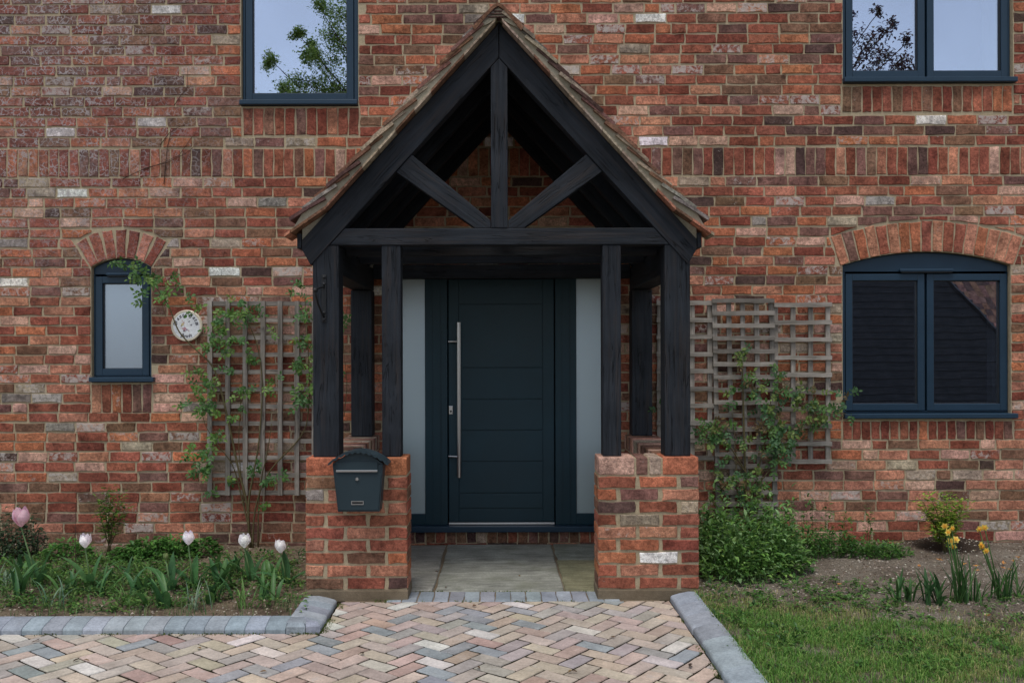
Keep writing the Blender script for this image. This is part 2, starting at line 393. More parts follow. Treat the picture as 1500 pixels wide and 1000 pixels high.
# ------------------------------------------------------------------ brick pieces
def piece(mb, quad, O, U, V, N, c, w=0.0, proud=0.006, depth=0.03, jit=0.004, ch=0.0045, push=None, nl=2):
    """One irregular brick, paver or slab: outline 'quad' (u, v, counter-clockwise) in the frame O, U, V, N."""
    pts = []
    k = len(quad)
    for i in range(k):
        a, b = Vector(quad[i]), Vector(quad[(i + 1) % k])
        L = (b - a).length
        m = nl if L > 0.12 else (1 if L > 0.03 else 0)
        pts.append(a)
        for j in range(m): pts.append(a.lerp(b, (j + 1) / (m + 1)))
    cen = sum(pts, Vector((0, 0))) / len(pts)
    corners = {id(p) for p in pts}
    out = []
    for p in pts:
        q = p + Vector((rnd.uniform(-jit, jit), rnd.uniform(-jit, jit)))
        if push: q = push(q)
        out.append(q)
    if push:
        ar = abs(sum(out[i].x * out[(i + 1) % len(out)].y - out[(i + 1) % len(out)].x * out[i].y for i in range(len(out)))) / 2
        if ar < 0.0022: return False
        cen = sum(out, Vector((0, 0))) / len(out)
    n = len(out)
    O, U, V, N = Vector(O), Vector(U), Vector(V), Vector(N)
    tilt = (rnd.uniform(-1, 1) * 0.006, rnd.uniform(-1, 1) * 0.012)
    vv = []
    for ring, (ins, hgt) in enumerate(((ch, proud), (0.0, proud - ch), (0.0, -depth))):
        for p in out:
            d = p - cen
            q = cen + d * max(0.0, 1 - ins / max(d.length, 1e-4)) if ins else p
            t_ = (d.x * tilt[0] + d.y * tilt[1]) if ring < 2 else 0
            vv.append(O + U * q.x + V * q.y + N * (hgt + t_))
    ff = [tuple(range(n))]
    for r in (0, 1):
        for i in range(n):
            j = (i + 1) % n
            ff.append((r * n + i, (r + 1) * n + i, (r + 1) * n + j, r * n + j))
    mb.add(vv, ff, c, w)
    return True

PAL = {'orange': lin(190, 120, 88), 'red': lin(164, 100, 81), 'deep': lin(142, 82, 67), 'plum': lin(136, 100, 90), 'brown': lin(138, 104, 84),
       'dark': lin(98, 76, 70), 'pink': lin(210, 168, 148), 'tan': lin(180, 163, 142), 'white': lin(242, 239, 234), 'grey': lin(152, 144, 136), 'coral': lin(196, 136, 110)}
def pick(weights):
    ks = list(weights); r = rnd.random() * sum(weights.values())
    for k in ks:
        r -= weights[k]
        if r <= 0: return k
    return ks[-1]
def vary(c, v=0.12):
    f = 1 + rnd.uniform(-v, v)
    return tuple(max(0.0, x * f * (1 + rnd.uniform(-0.05, 0.05))) for x in c)
def brick_colour(x, z):
    if z > 3.0 and x > 1.0: wts = dict(deep=24, red=30, plum=16, brown=14, dark=5, orange=14, coral=8, pink=2)
    elif z > 2.6 and x < -1.5: wts = dict(deep=22, red=26, plum=16, brown=14, dark=6, orange=12, coral=6, pink=3, tan=2)
    elif z < 1.0 and x > 1.0: wts = dict(coral=24, pink=14, brown=16, plum=15, red=18, orange=8, deep=6, tan=6, dark=3)
    elif z < 0.16: wts = dict(brown=24, plum=24, deep=10, dark=10, coral=8, red=8)
    elif z < 0.45: wts = dict(deep=18, red=26, plum=18, brown=16, coral=12, dark=4)
    else: wts = dict(orange=19, red=30, coral=20, plum=10, brown=13, deep=11, dark=4, pink=7, tan=3, grey=2)
    k = pick(wts)
    wear = max(0.0, rnd.gauss(0.22, 0.2)) if rnd.random() < 0.6 else 0.0
    if rnd.random() < 0.08: wear = rnd.uniform(0.7, 1.0)
    if rnd.random() < 0.006: k, wear = 'white', 0.6
    return vary(PAL[k], 0.11), min(wear, 1.0)
SPECIAL = [(265, 12, 'white', .3), (335, 57, 'tan', .5), (88, 282, 'white', 0), (18, 414, 'white', 0), (310, 399, 'white', 0), (405, 399, 'pink', 1), (965, 204, 'white', 0),
           (963, 25, 'white', .3), (1370, 173, 'white', .4), (1285, 293, 'grey', .9), (1015, 264, 'tan', .6), (427, 206, 'tan', .8), (335, 206, 'tan', .6), (380, 295, 'grey', .7),
           (45, 542, 'pink', .4), (223, 655, 'tan', .4), (311, 743, 'coral', 1), (1080, 345, 'pink', .6), (1200, 352, 'pink', .5), (1365, 700, 'tan', .7), (1470, 695, 'pink', .6),
           (1230, 725, 'pink', .9), (1197, 725, 'pink', .7), (1345, 755, 'pink', .8), (95, 133, 'red', 1), (70, 265, 'tan', .8), (300, 268, 'coral', .8), (1490, 395, 'tan', .7), (245, 555, 'pink', .5),
           (1370, 118, 'pink', .9), (690, 8, 'tan', .4), (530, 10, 'pink', .7), (25, 570, 'tan', .8), (40, 470, 'pink', .5), (245, 583, 'pink', .4), (1220, 590, 'tan', .5), (1310, 710, 'coral', .7), (20, 30, 'dark', .2), (1120, 505, 'pink', .6)]

# ------------------------------------------------------------------ HOUSE
house = empty('brick_house', (0, 0, 0), 'two storey house front of mixed red reclaimed bricks with dark blue windows', 'house')

rows_px = []
y = 12.9 - 14.97 * 3
while y < 208: rows_px.append((y, 14.97)); y += 14.97
for k in range(5): rows_px.append((266.2 + 14.7 * k, 14.7))
for k in range(23): rows_px.append((340.5 + 14.17 * k, 14.17))
for k in range(11): rows_px.append((667.2 + 14.87 * k, 14.87))
SC = F / CD
def zw(py): return CZ - (py - VY) / SC
def xw(px): return (px - VX) / SC
# openings in wall coordinates (X0, X1, Z0, Z1, arch rise)
def opening(px0, px1, pyb, pyt, rise=0.0):
    a, b = at(px0, pyt), at(px1, pyb)
    c_ = (a.x + b.x) / 2
    return dict(x0=a.x, x1=b.x, z1=at((px0 + px1) / 2, pyt).z, z0=at((px0 + px1) / 2, pyb).z, rise=rise)
O1 = opening(133.5, 222, 560, 391, 13 / SC)
O2 = opening(352.5, 525, 156, -75)
O3 = opening(1234, 1484, 123, -75)
O4 = opening(1234, 1481, 613, 388, 19.5 / SC)
O5 = opening(577, 894, 797, 396)
OPEN = [O1, O2, O3, O4, O5]
def arch_geo(o, dep):
    hw = (o['x1'] - o['x0']) / 2; rs = o['rise']; Rr = (hw * hw + rs * rs) / (2 * rs)
    return (o['x0'] + o['x1']) / 2, o['z1'] + rs - Rr, Rr, hw, dep
A1 = arch_geo(O1, 0.215); A4 = arch_geo(O4, 0.225)
def arch_outline(o, n=16):
    xc, zc, Rr, hw, _ = arch_geo(o, 0); th = math.asin(hw / Rr)
    return [(xc + Rr * math.sin(th - 2 * th * i / n), zc + Rr * math.cos(th - 2 * th * i / n)) for i in range(n + 1)]   # right to left
def out_line(o):
    if o['rise'] > 0: return [(o['x0'], o['z0']), (o['x1'], o['z0'])] + arch_outline(o)
    return [(o['x0'], o['z0']), (o['x1'], o['z0']), (o['x1'], o['z1']), (o['x0'], o['z1'])]

WX0, WX1, WZ0, WZ1 = -4.9, 5.0, -0.25, 4.5
bm = bmesh.new()
def loop_edges(pts):
    vs_ = [bm.verts.new((p[0], 0, p[1])) for p in pts]
    return [bm.edges.new((vs_[i], vs_[(i + 1) % len(vs_)])) for i in range(len(vs_))]
ed = loop_edges([(WX0, WZ0), (WX1, WZ0), (WX1, WZ1), (WX0, WZ1)])
holes = [loop_edges(out_line(o)) for o in OPEN]
for h_ in holes: ed = ed + h_
bmesh.ops.triangle_fill(bm, use_beauty=True, use_dissolve=False, edges=ed)
# remove faces filled inside a hole
def inside(pt, poly):
    c_ = False; n = len(poly); j = n - 1
    for i in range(n):
        if (poly[i][1] > pt[1]) != (poly[j][1] > pt[1]) and pt[0] < (poly[j][0] - poly[i][0]) * (pt[1] - poly[i][1]) / (poly[j][1] - poly[i][1]) + poly[i][0]: c_ = not c_
        j = i
    return c_
polys = [out_line(o) for o in OPEN]
bad = [f for f in bm.faces if any(inside((f.calc_center_median().x, f.calc_center_median().z), p) for p in polys)]
bmesh.ops.delete(bm, geom=bad, context='FACES_ONLY')
for p in polys:
    for i in range(len(p)):
        a, b = p[i], p[(i + 1) % len(p)]
        q = [bm.verts.new((a[0], 0, a[1])), bm.verts.new((b[0], 0, b[1])), bm.verts.new((b[0], 0.16, b[1])), bm.verts.new((a[0], 0.16, a[1]))]
        bm.faces.new(q)
me = bpy.data.meshes.new('wall'); bm.to_mesh(me); bm.free(); me.materials.append(M['mortar'])
wall = bpy.data.objects.new('wall', me); col.objects.link(wall); wall.parent = house

# sill courses and the soldier band: (x0, x1, z0, z1, count)
bands = []
def band(px0, px1, pyt, pyb, n, name):
    a, b = at(px0, (pyt + pyb) / 2), at(px1, (pyt + pyb) / 2); m_ = at((px0 + px1) / 2, pyt).z; l_ = at((px0 + px1) / 2, pyb).z
    bands.append((a.x, b.x, l_, m_, n, name))
band(355.5, 526, 158, 199, 11, 'sill_brick'); band(1233, 1483, 126, 165, 17, 'sill_brick')
band(1234, 1484, 616, 644, 18, 'sill_brick'); band(134, 223, 562, 605, 6, 'sill_brick')
sol_z1, sol_z0 = zw(216), zw(259)
soldiers = []
x = WX0
while x < WX1: soldiers.append((x, x + 0.066)); x += 0.0752 + rnd.uniform(-0.002, 0.002)

def blocked(z0, z1):
    out = []
    zm = (z0 + z1) / 2
    for o in OPEN:
        if z0 < o['z1'] - 0.015 and z1 > o['z0'] + 0.02: out.append((o['x0'], o['x1']))
    for (a, b, l_, m_, n, nm) in bands:
        if zm < m_ and zm > l_: out.append((a - 0.004, b + 0.004))
    return out
def clip(poly, nx, ny, d):       # keep nx*x + ny*y <= d
    out = []
    for i in range(len(poly)):
        a, b = poly[i], poly[(i + 1) % len(poly)]
        da, db = nx * a[0] + ny * a[1] - d, nx * b[0] + ny * b[1] - d
        if da <= 0: out.append(a)
        if (da < 0 < db) or (db < 0 < da):
            t_ = da / (da - db); out.append((a[0] + (b[0] - a[0]) * t_, a[1] + (b[1] - a[1]) * t_))
    return out
def area(p): return sum(p[i][0] * p[(i + 1) % len(p)][1] - p[(i + 1) % len(p)][0] * p[i][1] for i in range(len(p))) / 2
def cut_arch(q):
    for A, o in ((A1, O1), (A4, O4)):
        xc, zc, Rr, hw, dep = A; Ro = Rr + dep + 0.010; th = math.asin(hw / Rr) + 0.01
        cx, cz = (q[0][0] + q[1][0]) / 2, (q[0][1] + q[2][1]) / 2
        if cz < o['z1'] - .03 or cz > zc + Ro + .06 or abs(cx - xc) > Ro * math.sin(th) + .16: continue
        s_ = 1 if cx > xc else -1; n_ = (-s_ * math.cos(th), math.sin(th))
        qa = clip(q, n_[0], n_[1], n_[0] * xc + n_[1] * zc - .010)
        an = max(-th, min(th, math.atan2(cx - xc, cz - zc)))
        qb = clip(q, -math.sin(an), -math.cos(an), -(math.sin(an) * xc + math.cos(an) * zc) - Ro)
        q = qa if (area(qa) if len(qa) > 2 else 0) > (area(qb) if len(qb) > 2 else 0) else qb
        if len(q) < 3 or area(q) < .0008: return None
    return q
X_, Z_, NY = (1, 0, 0), (0, 0, 1), (0, -1, 0)
allb = []
specials = [(at(a, b), k, w) for a, b, k, w in SPECIAL]
used_sp = set()
for ri, (pc, pt) in enumerate(rows_px):
    zc_ = zw(pc); hh = pt / SC; z0, z1 = zc_ - hh / 2 + 0.006, zc_ + hh / 2 - 0.006
    if z1 < -0.2 or z0 > WZ1 - 0.05: continue
    blk = sorted(blocked(z0, z1))
    free = [[WX0, WX1]]
    for a, b in blk:
        nf = []
        for f in free:
            if b <= f[0] or a >= f[1]: nf.append(f); continue
            if a > f[0]: nf.append([f[0], a])
            if b < f[1]: nf.append([b, f[1]])
        free = nf
    x = WX0 - (0.1125 if ri % 2 else 0.0) - rnd.uniform(0, 0.05)
    while x < WX1:
        L = 0.212 + rnd.uniform(-0.007, 0.008)
        if rnd.random() < 0.05: L = 0.102
        for f in free:
            a, b = max(x, f[0] + (0.006 if f[0] > WX0 else 0)), min(x + L, f[1] - (0.006 if f[1] < WX1 else 0))
            if b - a > 0.04:
                if f[1] - b < 0.05 and f[1] < WX1: b = f[1] - 0.006
                if a - f[0] < 0.05 and f[0] > WX0: a = f[0] + 0.006
                c, w = brick_colour((a + b) / 2, zc_)
                for si, (p, k, ww) in enumerate(specials):
                    if a - 0.006 < p.x < b + 0.006 and abs(p.z - zc_) < hh * 0.5 and si not in used_sp:
                        used_sp.add(si); c = vary(PAL[k], 0.05); w = ww
                allb.append((a, b, z0 + rnd.uniform(-.0015, .0015), z1 + rnd.uniform(-.0015, .0015), c, w))
        x += L + 0.013
def in_clear(a, b, z0, z1):
    p = lambda x, z: (VX + x * SC, VY - (z - CZ) * SC)
    (xa, yb), (xb, yt) = p(a, z0), p(b, z1)
    if xa < 6 or xb > 1494 or yt < 4 or yb > 735: return False
    xm, ym = (xa + xb) / 2, (yt + yb) / 2
    if 405 < xm < 1065 and ym > 300: return False
    if abs(xm - 730) < (ym + 15) * 0.95 + 20 and ym <= 345: return False
    if 270 < xm < 470 and ym > 420: return False
    if 940 < xm < 1235 and ym > 425: return False
    if 170 < xm < 300 and 370 < ym < 510: return False
    return b - a > 0.19
cand = [i for i, b in enumerate(allb) if in_clear(*b[:4])]
cand.sort(key=lambda i: -((allb[i][1] - allb[i][0]) * (allb[i][3] - allb[i][2])))
single = set(cand[:300])
rest = MB()
for i, (a, b, z0, z1, c, w) in enumerate(allb):
    q = cut_arch([(a, z0), (b, z0), (b, z1), (a, z1)])
    if not q: continue
    pr = rnd.uniform(0.004, 0.009)
    if i in single:
        m_ = MB()
        if piece(m_, q, (0, 0, 0), X_, Z_, NY, c, w, pr, 0.012): m_.build('brick', M['brick'], wall, origin='c')
    else: piece(rest, q, (0, 0, 0), X_, Z_, NY, c, w, pr, 0.012)
rest.build('brickwork', M['brick'], wall, kind='stuff')

def upright(x0, x1, z0, z1, name, wts):
    c = vary(PAL[pick(wts)], 0.14); w = max(0, rnd.gauss(0.15, 0.2))
    m_ = MB()
    if piece(m_, [(x0, z0), (x1, z0), (x1, z1), (x0, z1)], (0, 0, 0), X_, Z_, NY, c, w, rnd.uniform(0.004, 0.008), 0.012): return m_
SW = dict(deep=20, red=28, plum=15, brown=12, dark=5, orange=10, coral=10, grey=2, pink=4)
hidden_soldiers = MB()
for a, b in soldiers:
    m_ = upright(a, b, sol_z0 + 0.006 + rnd.uniform(0, .004), sol_z1 - 0.006 - rnd.uniform(0, .004), 's', SW)
    px = VX + (a + b) / 2 * SC
    if -5 < px < 520 or 940 < px < 1505: m_.build('soldier_brick', M['brick'], wall, origin='c')
    else:
        o = len(hidden_soldiers.v); hidden_soldiers.v += m_.v; hidden_soldiers.c += m_.c; hidden_soldiers.w += m_.w
        hidden_soldiers.f += [tuple(i + o for i in f) for f in m_.f]
hidden_soldiers.build('soldier_brickwork', M['brick'], wall, kind='stuff')
for (a, b, l_, m__, n, nm) in bands:
    pw = (b - a) / n
    for k in range(n):
        m_ = upright(a + pw * k + 0.005, a + pw * (k + 1) - 0.005, l_ + 0.006, m__ - 0.004, 's', dict(deep=22, red=30, plum=14, brown=14, orange=16, coral=6))
        m_.build(nm, M['brick'], wall, origin='c')
for A, n, wts in ((A1, 7, dict(red=30, orange=12, coral=14, deep=14)), (A4, 17, dict(orange=20, coral=30, red=26, brown=10, plum=6))):
    xc, zc, Rr, hw, dep = A; th = math.asin(hw / Rr) + 0.01; r0, r1 = Rr + 0.003, Rr + dep
    for k in range(n):
        t0, t1 = -th + 2 * th * k / n, -th + 2 * th * (k + 1) / n
        g0, g1 = 0.0045 / r0, 0.0055 / r1
        f = lambda r, t_: (xc + r * math.sin(t_), zc + r * math.cos(t_))
        if A is A1: gl0, gl1 = 0.004 / r0, 0.013 / r1
        else: gl0, gl1 = g0, g1
        rr1 = r1 - rnd.uniform(0, 0.012)
        m_ = MB()
        piece(m_, [f(r0, t0 + gl0), f(r0, t1 - gl0), f(rr1, t1 - gl1), f(rr1, t0 + gl1)], (0, 0, 0), X_, Z_, NY, vary(PAL[pick(wts)], 0.12), max(0, rnd.gauss(0.1, 0.25)), rnd.uniform(0.005, 0.008), 0.012)
        m_.build('arch_brick', M['brick'], wall, origin='c')
# headers on edge under the door sill
x0d, x1d = O5['x0'], O5['x1']; zs0, zs1 = 0.0, zw(776)
n = 21
for k in range(n):
    m_ = MB(); pw = (x1d - x0d) / n
    piece(m_, [(x0d + pw * k + .005, zs0 + .012), (x0d + pw * (k + 1) - .005, zs0 + .012), (x0d + pw * (k + 1) - .005, zs1 - .004), (x0d + pw * k + .005, zs1 - .004)], (0, 0.0, 0), X_, Z_, NY,
          vary(PAL[pick(dict(brown=30, red=14, plum=20, tan=14, dark=8))], .15), rnd.uniform(0, .5), 0.005, 0.03)
    m_.build('step_brick', M['brick'], wall, origin='c')
b_ = MB(); b_.box(x0d + .004, x1d - .004, 0.003, 0.12, -0.1, zs1 - 0.006); b_.build('step_bed', M['mortar'], wall)

# rooms behind the glass: closed dark shell
sh = MB()
sh.box(WX0, WX1, 3.0, 3.15, WZ0, WZ1); sh.box(WX0, WX0 + .1, 0.17, 3.0, WZ0, WZ1); sh.box(WX1 - .1, WX1, 0.17, 3.0, WZ0, WZ1)
sh.box(WX0, WX1, 0.17, 3.15, WZ1, WZ1 + .1); sh.box(WX0, WX1, 0.17, 3.15, WZ0 - .1, WZ0); sh.box(WX0 + .1, WX1 - .1, 0.17, 3.0, 2.35, 2.5)
sh.build('room_shell', M['dark'], house)

# ------------------------------------------------------------------ windows
def bar_frame(mb, x0, x1, z0, z1, t, y0, y1):
    """Four butted bars round a rectangle, t = (left, right, bottom, top)."""
    mb.box(x0, x0 + t[0], y0, y1, z0, z1); mb.box(x1 - t[1], x1, y0, y1, z0, z1)
    mb.box(x0 + t[0], x1 - t[1], y0, y1, z0, z0 + t[2]); mb.box(x0 + t[0], x1 - t[1], y0, y1, z1 - t[3], z1)
def window(o, panes, label, glass, vent=None, top_rail=0.05, sill_px=None, yb=0.035):
    """A window set back in its opening; panes = [(sash x0, x1, z0, z1)]."""
    w = tag(bpy.data.objects.new('window', None), label); col.objects.link(w); w.parent = house
    w.location = ((o['x0'] + o['x1']) / 2, yb, o['z0'])
    x0, x1, z0, z1 = o['x0'] + .004, o['x1'] - .004, o['z0'] + 0.045, o['z1']
    fz1 = max(p[3] for p in panes) + 0.014
    f = MB(); f.box(x0, min(p[0] for p in panes) - .004, yb, yb + .07, z0, fz1); f.box(max(p[1] for p in panes) + .004, x1, yb, yb + .07, z0, fz1)
    f.box(min(p[0] for p in panes) - .004, max(p[1] for p in panes) + .004, yb, yb + .07, z0, min(p[2] for p in panes) - .004)
    if not o['rise']: f.box(x0, x1, yb, yb + .07, fz1 + .0, z1)
    f.build('frame', M['frame'], w, bevel=0.003)
    if o['rise']:
        hd = MB(); ar = [(min(max(p[0], x0), x1), p[1] - 0.004) for p in arch_outline(o)]
        hd.prism_y([(x0, fz1 + .002), (x1, fz1 + .002)] + ar, yb + .004, yb + .07)
        hd.build('arched_head', M['frame'], w, bevel=0.002)
    for (a, b, c, d) in panes:
        s_ = MB(); t = 0.050; bar_frame(s_, a, b, c, d, (t, t, t, t), yb - 0.006, yb + .06)
        s_.build('sash', M['frame'], w, bevel=0.004)
        g_ = MB(); g_.box(a + t - .006, b - t + .006, yb + .022, yb + .028, c + t - .006, d - t + .006); g_.build('pane', glass, w)
        gk = MB(); bar_frame(gk, a + t - .0005, b - t + .0005, c + t - .0005, d - t + .0005, (.006,) * 4, yb + .008, yb + .0215); gk.build('gasket', M['iron'], w)
    if vent:
        v = MB(); v.box(vent[0], vent[1], yb - .028, yb - .001, vent[2], vent[3]); v.build('trickle_vent', M['frame'], w, bevel=0.008)
        v = MB(); v.box(vent[0] + .012, vent[1] - .012, yb - .0245, yb - .003, vent[2] - .006, vent[2] - .0005); v.build('vent_lip', M['iron'], w)
    s_ = MB(); sx0, sx1 = sill_px
    s_.prism_y([(sx0, o['z0'] + .004), (sx1, o['z0'] + .004), (sx1, o['z0'] + .04), (sx0, o['z0'] + .04)], -0.045, yb + .07)
    s_.build('sill', M['frame'], w, bevel=0.006)
    return w
def px_rect(x0, x1, yt, yb, Y=0.035):
    a = at(x0, (yt + yb) / 2, Y); b = at(x1, (yt + yb) / 2, Y)
    return (a.x, b.x, at((x0 + x1) / 2, yb, Y).z, at((x0 + x1) / 2, yt, Y).z)
v1 = px_rect(157, 196, 400, 404); window(O1, [px_rect(140.5, 218.5, 405, 550)], 'narrow arched window of frosted glass beside the house name disc', M['frost_blue'], v1[:4], sill_px=(at(130, 555, -.04).x, at(225, 555, -.04).x))
window(O2, [px_rect(360, 518, -60, 147)], 'single pane upstairs window reflecting a green tree, left of the porch roof', M['glass'], sill_px=(O2['x0'] - .002, O2['x1'] - .002))
window(O3, [px_rect(1238.5, 1354, -60, 114), px_rect(1357.5, 1476, -60, 114)], 'upstairs window of two panes, dark twigs mirrored in one and a curtain in the other', M['glass'], sill_px=(O3['x0'] - .003, O3['x1'] + .012))
v4 = px_rect(1316, 1395, 394, 398.5); window(O4, [px_rect(1238.5, 1354, 401, 601), px_rect(1357.5, 1474.5, 401, 601)], 'wide arched window of two panes mirroring black weatherboards', M['glass'], v4, sill_px=(O4['x0'] - .0, O4['x1'] + .03))
wd = [o_ for o_ in col.objects if o_.name.startswith('window') and o_.parent is house][-1]
rl = MB(); a_, b_ = at(1451, 500, .15), at(1459, 500, .15); rl.box(a_.x, b_.x, .13, .2, O4['z0'] + .09, O4['z1'] - .12); rl.build('inner_lining', M['curtain'], wd)
# curtain hanging inside the upper right window
cu = MB(); c0 = at(1425, 0, .35).x; zt, zb = 4.4, at(1400, 135, .3).z; n = 26; vv = []
for i in range(n + 1):
    x = c0 + 0.36 * i / n; yy = 0.22 + 0.022 * math.sin(i * 1.5) + 0.01 * math.sin(i * 0.6)
    vv += [(x, yy, zb), (x, yy, zt)]
cu.add(vv, [(2 * i, 2 * i + 2, 2 * i + 3, 2 * i + 1) for i in range(n)])
curtain = cu.build('curtain', M['curtain'], None, smooth=True); tag(curtain, 'pale curtain drawn to the edge inside the upstairs window with two panes', 'curtain')

# ------------------------------------------------------------------ front door
YD = 0.03
door = tag(bpy.data.objects.new('front_door', None), 'dark blue front door with long steel handle between frosted side lights'); col.objects.link(door); door.parent = house; door.location = (0, YD, zs1)
def dx(px): return at(px, 590, YD).x
def dz(py): return at(735, py, YD).z
f = MB()
zt, zb = O5['z1'] - .003, dz(768)
f.box(O5['x0'] + .003, dx(587) - .022, YD, YD + .08, zb, zt)              # outer jambs
f.box(dx(884) + .022, O5['x1'] - .003, YD, YD + .08, zb, zt)
f.box(dx(622.5), dx(655.5), YD, YD + .08, zb, zt); f.box(dx(813.5), dx(844.5), YD, YD + .08, zb, zt)
for a, b in ((dx(587) - .022, dx(622.5)), (dx(655.5), dx(813.5)), (dx(844.5), dx(884) + .022)): f.box(a, b, YD, YD + .08, dz(407), zt)
for a, b in ((dx(587) - .022, dx(622.5)), (dx(844.5), dx(884) + .022)): f.box(a, b, YD, YD + .08, zb, dz(752))
f.build('door_frame', M['door'], door, bevel=0.004)
for a, b in ((622.5, 655.5), (813.5, 844.5)):
    m_ = MB(); xm = (dx(a) + dx(b)) / 2; m_.box(xm - .03, xm - .027, YD - .003, YD, zb, zt); m_.box(xm + .03, xm + .034, YD - .005, YD, zb, zt); m_.build('cover_strip', M['door'], door)
for a, b in ((dx(587) - .022, dx(622.5)), (dx(844.5), dx(884) + .022)):
    g_ = MB(); g_.box(a - .004, b + .004, YD + .018, YD + .026, dz(752) - .004, dz(407) + .004); g_.build('side_light', M['frost'], door)
lf = MB(); L0, L1, LB, LT = dx(657), dx(812), dz(764), dz(408.5)
lf.box(L0, L1, YD + .012, YD + .06, LB, LT); lf.build('door_leaf', M['door'], door, bevel=0.003)
st = MB(); P0, P1 = dx(672), dx(795); PT, PB = dz(445), dz(744.5)
st.box(L0 + .003, P0 - .002, YD + .006, YD + .0115, LB + .003, LT - .003); st.box(P1 + .002, L1 - .003, YD + .006, YD + .0115, LB + .003, LT - .003)
st.box(P0, P1, YD + .006, YD + .0115, LB + .003, PB - .002); st.box(P0, P1, YD + .006, YD + .0115, PT + .002, LT - .003)
st.build('stile', M['door'], door, bevel=0.002)
gy = [445, 538.5, 584.5, 630, 675.5, 722, 744.5]
for i in range(len(gy) - 1):
    p_ = MB(); p_.box(P0 + .001, P1 - .001, YD + .002, YD + .0115, dz(gy[i + 1]) + .0035, dz(gy[i]) - .0035); p_.build('door_panel', M['door'], door, bevel=0.003)
h_ = MB(); hx = dx(673); h_.tube([(hx, YD - .07, dz(472.5)), (hx, YD - .07, dz(697))], 0.0155, 16); hb = h_.build('handle', M['steel'], door, smooth=True, angle=R(40))
for py in (500, 667):
    br = MB(); br.tube([(dx(657.5) + .006, YD + .012, dz(py)), (dx(657.5) + .006, YD - .045, dz(py)), (hx, YD - .072, dz(py))], 0.009, 10)
    br.build('handle_bracket', M['steel'], door, smooth=True, angle=R(50))
lk = MB(); lk.box(dx(657.5), dx(663.5), YD - .002, YD + .011, dz(606.5), dz(594)); lk.build('lock_plate', M['steel'], door, bevel=.005)
lk = MB(); lk.lathe([(0.008, 0), (0.008, -.006)], (dx(660.5), YD - .0025, dz(602)), 'Y', 12); lk.build('keyhole', M['iron'], door)
th = MB(); th.box(L0, L1, YD - .01, YD + .07, dz(768) + .001, LB - .003); th.build('threshold', M['steel'], door, bevel=.003)
si = MB(); si.box(O5['x0'] - .01, O5['x1'] + .01, -0.045, YD + .08, dz(776.5), dz(768) - .001); si.build('door_sill', M['frame'], door, bevel=.006)

# ------------------------------------------------------------------ PORCH
YP, YT, YR = F / 258.0 - CD, F / 256.0 - CD, F / 259.6 - CD            # pier face, timber face, tile verge
porch = empty('porch', (0, YP, 0), 'open black timber gable porch with clay tile roof standing on two brick piers', 'porch')
def fp(px, py, Y=YT): p = at(px, py, Y); return (p.x, p.z)
def timber(name, pts, y0, y1, axis_from, axis_to, bev=0.006, parent=porch, mat=None):
    """A timber cut to the outline pts (x, z); its own x axis runs along the grain."""
    a, b = Vector((axis_from[0], 0, axis_from[1])), Vector((axis_to[0], 0, axis_to[1]))
    ang = math.atan2(b.z - a.z, b.x - a.x)
    ca, sa = math.cos(-ang), math.sin(-ang)
    yc = (y0 + y1) / 2
    loc = [((p[0] - a.x) * ca - (p[1] - a.z) * sa, (p[0] - a.x) * sa + (p[1] - a.z) * ca) for p in pts]
    m_ = MB(); m_.prism_y(loc, y0 - yc, y1 - yc)
    ob = m_.build(name, mat or M['timber'], None, bevel=bev)
    ob.rotation_euler = (0, -ang, 0); ob.location = (a.x, yc, a.z)
    ob.parent = parent; ob.location = Vector(ob.location) - parent_world(parent)
    return ob
def beam_y(name, x0, x1, y0, y1, z0, z1, bev=0.006):
    """A timber running back to the wall, grain along its length."""
    L = y1 - y0; m_ = MB(); m_.box(0, L, -(x1 - x0) / 2, (x1 - x0) / 2, -(z1 - z0) / 2, (z1 - z0) / 2)
    ob = m_.build(name, M['timber'], None, bevel=bev); ob.rotation_euler = (0, 0, math.pi / 2)
    ob.parent = porch; ob.location = Vector(((x0 + x1) / 2, y0, (z0 + z1) / 2)) - parent_world(porch)
    return ob
ZC = fp(735, 670, YP)[1]                      # top of the brick capping
ZB, ZT2 = fp(735, 358.5)[1], fp(735, 334)[1]   # tie beam
post_x = [(-1.082, -0.932), (0.934, 1.08)]
for a, b in post_x:
    timber('post', [(a, ZC + .001), (b, ZC + .001), (b, ZB - .001), (a, ZB - .001)], YT + .004, YT + .15, ((a + b) / 2, ZC), ((a + b) / 2, ZB))
    timber('post', [(a, ZC + .001), (b, ZC + .001), (b, 1.855), (a, 1.855)], -0.155, -0.008, ((a + b) / 2, ZC), ((a + b) / 2, ZB))
    beam_y('wall_plate', a + .003, b - .003, YT + .152, -.012, 1.858, ZB + .0)
for a, b in ((559, 587), (883, 910)):
    xa, xb = fp(a, 500)[0], fp(b, 500)[0]
    timber('post', [(xa, ZC + .001), (xb, ZC + .001), (xb, ZB - .001), (xa, ZB - .001)], YT + .006, YT + .115, ((xa + xb) / 2, ZC), ((xa + xb) / 2, ZB))
AX, AZ, SL = -0.012, 3.285, 1.095             # outer edge of the rafters
TV = 0.199                                    # their depth measured upright
def oz(dx_): return AZ - SL * dx_
